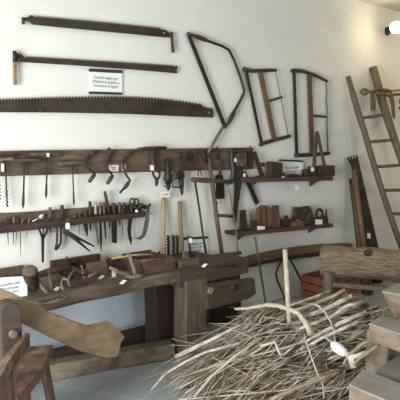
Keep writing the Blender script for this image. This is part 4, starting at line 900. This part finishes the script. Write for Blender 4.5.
thing('timber_press', 'stepped grey timber press of heavy squared beams, bottom right', 'press',
      [('upper_beam', bA, 'slabwood'), ('painted_top', tA, 'slab', 0, 'grey painted top face'), ('lower_beam', bC, 'slabwood'), ('painted_top', tC, 'slab', 2, 'grey painted top face'), ('platform', bD, 'slab'),
       ('trough_rim', bH, 'slab'), ('trough', bH2, 'slabwood'), ('post', pA, 'slabwood'), ('post', pC, 'slabwood'), ('post', pD, 'slabwood'), ('post', pH, 'slabwood')] + sills)

# ================================================================ brushwood
rnd = random.Random(7)
PL = H(160, 389, 0); PR = H(352, 322, .2); PR.z = 0
axis = (PR - PL).normalized(); perp = Vector((axis.y, -axis.x, 0)); HL = (PR - PL).length   # perp points toward the camera
def across(s, q=1):
    s = max(0, min(1, s)); return min(.88, .34 + 1.0 * s) if q > 0 else .30 + .25 * s
def heap_h(s, q):
    """height of the heap at s along (0 tips .. 1 butts) and q across (-1 back .. 1 front)"""
    s = max(0, s); env = max(0, 1 - abs(q) ** 2.0); return (.08 + .33 * min(1, s / .46) ** .85) * env ** .55
def twig_mesh(i, L=1.):
    r = random.Random(100 + i); mb = MB(); n = 9; pts = []; y = z = 0; vy = r.uniform(-.05, .05); vz = r.uniform(-.03, .03)
    for k in range(n):
        f = k / (n - 1); vy += r.uniform(-.035, .035); vz += r.uniform(-.03, .03)
        y += vy / n * 1.6; z += vz / n * 1.6; pts.append(Vector((f * L, y, z)))
    r0 = .0092
    rad = [r0 * (1 - .78 * k / (n - 1)) * r.uniform(.9, 1.12) for k in range(n)]
    mb.tube(pts, rad, 6)
    for b in range(r.choice((1, 2, 3, 4))):
        k = r.randint(2, n - 2); p = pts[k]; d = Vector((r.uniform(.5, 1), r.uniform(-.6, .6), r.uniform(-.25, .2))).normalized(); ln = r.uniform(.15, .4)
        q = [p, p + d * ln * .4 + Vector((0, 0, r.uniform(-.01, .02))), p + d * ln + Vector((ln * .15, 0, r.uniform(-.02, .03)))]
        mb.tube(q, [rad[k] * .75, rad[k] * .55, rad[k] * .22], 5)
    return mb
tm = []
for i in range(24):
    tm.append(twig_mesh(i).mesh('twig', M[('twig', 'twig3', 'twig2', 'twig', 'twig')[i % 5]], (0, 0, 0)))
def place(o, s, q, hgt, L, yaw, pitch, roll, rad=1.):
    p = PL.lerp(PR, s) + perp * (q * across(s, q)); p.z = hgt
    d = -axis * math.cos(yaw) + perp * math.sin(yaw); d = (d * math.cos(pitch) + Z * math.sin(pitch)).normalized()
    y = Z.cross(d).normalized(); z = d.cross(y)
    R = Matrix((d, y, z)).transposed().to_4x4() @ Matrix.Rotation(roll, 4, 'X')
    o.matrix_world = Matrix.Translation(p) @ R @ Matrix.Diagonal((L, L * rad, L * rad, 1))
def rnd_place(layer, emin=-.04, bush=False):
    while True:
        L = rnd.uniform(.45, 1.3); s = rnd.uniform(.4, 1.06) if rnd.random() < .7 else rnd.uniform(.2, .7)
        q = rnd.gauss(.1, .5)
        if abs(q) > .98: continue
        yaw = rnd.gauss(-.04 + .12 * q, .27); e = s - L / HL * math.cos(yaw); qe = q * across(s, q) + L * math.sin(yaw)
        if e < emin or abs(qe) > across(e, qe) * 1.05: continue
        h = heap_h(s, q) * layer + .012; he = max(.012, heap_h(e, max(-1, min(1, qe / across(e, qe)))) * layer) * (.85 if e < .4 else .95)
        pitch = math.asin(max(-.6, min(.35, (he - h) / L))) + rnd.gauss(0, .035)
        if h + L * math.sin(pitch) < .01: pitch = math.asin(max(-1, (.01 - h) / L))
        tip = PL.lerp(PR, s) + perp * qe - axis * (L * math.cos(yaw))
        if tip.y > -.86 or (e < .14 and qe < -.06): continue
        return s, q, h, L, yaw, pitch, rnd.uniform(-.9, .9), rnd.uniform(.6, 1.45)
lab = 'thin dry grey-brown twig lying in the big brushwood heap'
src = None
for i in range(300):
    if src is None:
        src = bpy.data.objects.new('twig', tm[0]); o = src; set_tags(o, lab, 'twig', 'twigs of the brushwood heap')
    else:
        o = src.copy(); o.data = tm[i % len(tm)]
    COL.objects.link(o)
    place(o, *rnd_place(rnd.uniform(.86, 1.0)))
# countless brush underneath, one object
mb = MB()
def loose(s, q, h, L, yaw, pitch, roll, rad):
    p = PL.lerp(PR, s) + perp * (q * across(s, q)); p.z = h
    d = -axis * math.cos(yaw) + perp * math.sin(yaw); d = (d * math.cos(pitch) + Z * math.sin(pitch)).normalized(); y = Z.cross(d).normalized()
    b1, b2 = rnd.uniform(-.04, .04), rnd.uniform(-.03, .03); r0 = .007 * rad
    pts = [p + d * L * f + y * b1 * math.sin(f * 3) + Z * b2 * math.sin(f * 3) for f in (0, .35, .7, 1)]
    for t in pts: t.z = max(t.z, .006)
    mb.tube(pts, [r0, r0 * .85, r0 * .6, r0 * .25], 5)
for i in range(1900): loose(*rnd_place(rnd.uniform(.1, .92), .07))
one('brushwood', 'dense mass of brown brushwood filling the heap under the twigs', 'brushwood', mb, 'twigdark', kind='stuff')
# individual big pieces on the heap
def bpath(pts, rp, n=9):   # picture points with distance
    P = [CAM + ray(x, y) * d for x, y, d in pts]
    return P, [k * m_per_px(p) for k, p in zip(rp, P)]
mb = MB().tube(*bpath([(289.5, 322, 3.42), (288, 300, 3.42), (286.6, 275, 3.43), (285, 249, 3.43)], [2.6, 2.6, 2.6, 2.5]), 10)
b2 = MB().tube(*bpath([(235, 309, 3.62), (247, 308.5, 3.58), (267, 304.8, 3.5), (279, 306, 3.46), (289, 309, 3.42), (298, 313, 3.38), (305, 322, 3.33), (312, 335, 3.28)], [1.3, 1.6, 2, 2.2, 2.4, 2.6, 2.9, 3.2]), 10)
thing('forked_branch', 'pale barkless branch with an upright fork on top of the heap', 'branch', [('upright_fork', mb, 'twig3'), ('stem', b2, 'twig3')])
mb = MB().tube(*bpath([(310, 304, 3.5), (318, 305.5, 3.46), (325, 312, 3.42), (331, 322, 3.38), (334, 332, 3.35), (335, 341, 3.33)], [1, 1, 1, 1, .9, .7]), 7)
one('bent_vine', 'pale vine looped over the right part of the heap', 'vine', mb, 'twig3')
mb = MB().tube(*bpath([(304, 334, 3.2), (309, 350, 3.12), (316, 370, 3.05), (323, 385, 3.0), (324, 398, 2.98)], [.9, .9, .9, .8, .7]), 7)
one('bent_vine', 'thin pale strand hanging down the front of the heap', 'vine', mb, 'twig3')
for i, (pts, rp, l_) in enumerate((
    ([(176, 357, 3.55), (190, 350, 3.52), (215, 338, 3.5), (240, 325, 3.5)], [2.5, 2.3, 1.9, 1.1], 'thick grey stick with a pale cut end at the left of the heap'),
    ([(151, 390, 3.4), (165, 374, 3.42), (185, 362, 3.42), (206, 352, 3.42), (240, 343, 3.4)], [.7, 1.1, 1.3, 1.4, 1.5], 'long curved grey stick reaching down to the floor tiles'),
    ([(194, 397, 3.2), (212, 376, 3.22), (235, 356, 3.25), (262, 338, 3.3)], [1.3, 1.4, 1.4, 1.2], 'long pale stick slanting up across the front of the heap'),
    ([(366, 312, 3.42), (345, 321, 3.4), (325, 331, 3.38), (305, 342, 3.36)], [2.3, 2.2, 2, 1.4], 'straight grey stick whose cut end points at the grey timbers'),
    ([(352, 296, 3.6), (338, 303, 3.6), (322, 311, 3.58), (300, 318, 3.55)], [2.7, 2.6, 2.3, 1.7], 'thick grey stick ending beside the trestle post'),
    ([(362, 302, 3.55), (340, 313, 3.54), (318, 322, 3.5), (296, 330, 3.46)], [2.3, 2.1, 1.8, 1.2], 'straight stick just under the one beside the trestle post'),
    ([(356, 304, 3.45), (349, 305, 3.46), (343, 308, 3.47), (330, 318, 3.45)], [1.6, 1.7, 1.6, 1.2], 'crooked stub bent downward at the right of the heap'),
    ([(379, 345, 2.98), (370, 351, 3.0), (360, 358, 3.02), (352, 366, 3.04)], [1.8, 1.9, 1.7, 1.3], 'curved brown stick closest to the grey timbers'),
    ([(372, 340, 3.02), (362, 344, 3.05), (350, 354, 3.06), (343, 364, 3.07)], [1.5, 1.6, 1.5, 1.1], 'curved reddish stick just above the closest brown one'),
    ([(345, 290, 3.72), (332, 297, 3.7), (314, 304, 3.66), (292, 311, 3.62)], [2.1, 1.9, 1.7, 1.1], 'pale stick whose cut end sticks up farthest back, beside the crate'),
    ([(359, 322, 3.32), (342, 329, 3.32), (322, 338, 3.3), (300, 350, 3.28)], [2, 1.9, 1.6, 1.1], 'stout stick just above the white cloth binding'),
    ([(330, 291, 3.8), (318, 296, 3.78), (303, 301, 3.74), (280, 309, 3.7)], [1.6, 1.5, 1.3, .9], 'thin stick along the back ridge of the heap, right of the upright fork'),
    ([(366, 330, 3.2), (354, 336, 3.2), (346, 343, 3.2), (338, 352, 3.2)], [2, 1.9, 1.6, 1.1], 'short thick stub pointing up at the upper grey beam'),
    ([(340, 372, 3.0), (318, 380, 3.0), (292, 390, 2.98), (270, 400, 2.96)], [2.2, 2.1, 2, 1.6], 'thick stick lying low at the front edge beside the lower grey beam'),
    ([(260, 346, 3.3), (275, 342, 3.3), (279, 352, 3.28), (284, 360, 3.26)], [1.3, 1.7, 1.4, .9], 'knobby hooked stick in the middle of the heap'))):
    one('stick', l_, 'stick', MB().tube(*bpath(pts, rp), 9), ('twig', 'twig', 'twig3', 'twig', 'twig', 'twig', 'twig', 'twig2', 'twig2', 'twig3', 'twig', 'twig', 'twig2', 'twig2', 'twig')[i])
# gnarled stub with white binding
st = MB().tube(*bpath([(325, 337, 3.2), (335, 345, 3.14), (345, 352, 3.1), (351, 358, 3.06), (354, 368, 3.04)], [1, 1.4, 2.4, 3.6, 2.8]), 10)
st2 = MB().tube(*bpath([(350, 357, 3.06), (360, 355, 3.04), (367, 352, 3.03)], [2.2, 2.6, 2.3]), 10)
wb = MB().tube(*bpath([(331.5, 343.5, 3.15), (333.5, 344.6, 3.14), (337, 347.5, 3.12), (341, 350.5, 3.10), (344.5, 353, 3.09), (346.5, 354.5, 3.08)], [2, 4.4, 5.3, 5.2, 4.2, 2.4]), 16)
thing('gnarled_branch', 'gnarled stub bound in white cloth on the right of the heap', 'branch', [('stub', st, 'twig'), ('stub_fork', st2, 'twig'), ('white_binding', wb, 'white', None, 'white cloth binding')])

# ---------------------------------------------------------------- colour management
vs = SC.view_settings
vs.view_transform = 'Standard'; vs.look = 'None'; vs.gamma = 1; vs.exposure = 0.0; vs.use_curve_mapping = False
SC.cycles.max_bounces = 8; SC.cycles.diffuse_bounces = 5; SC.cycles.use_denoising = True
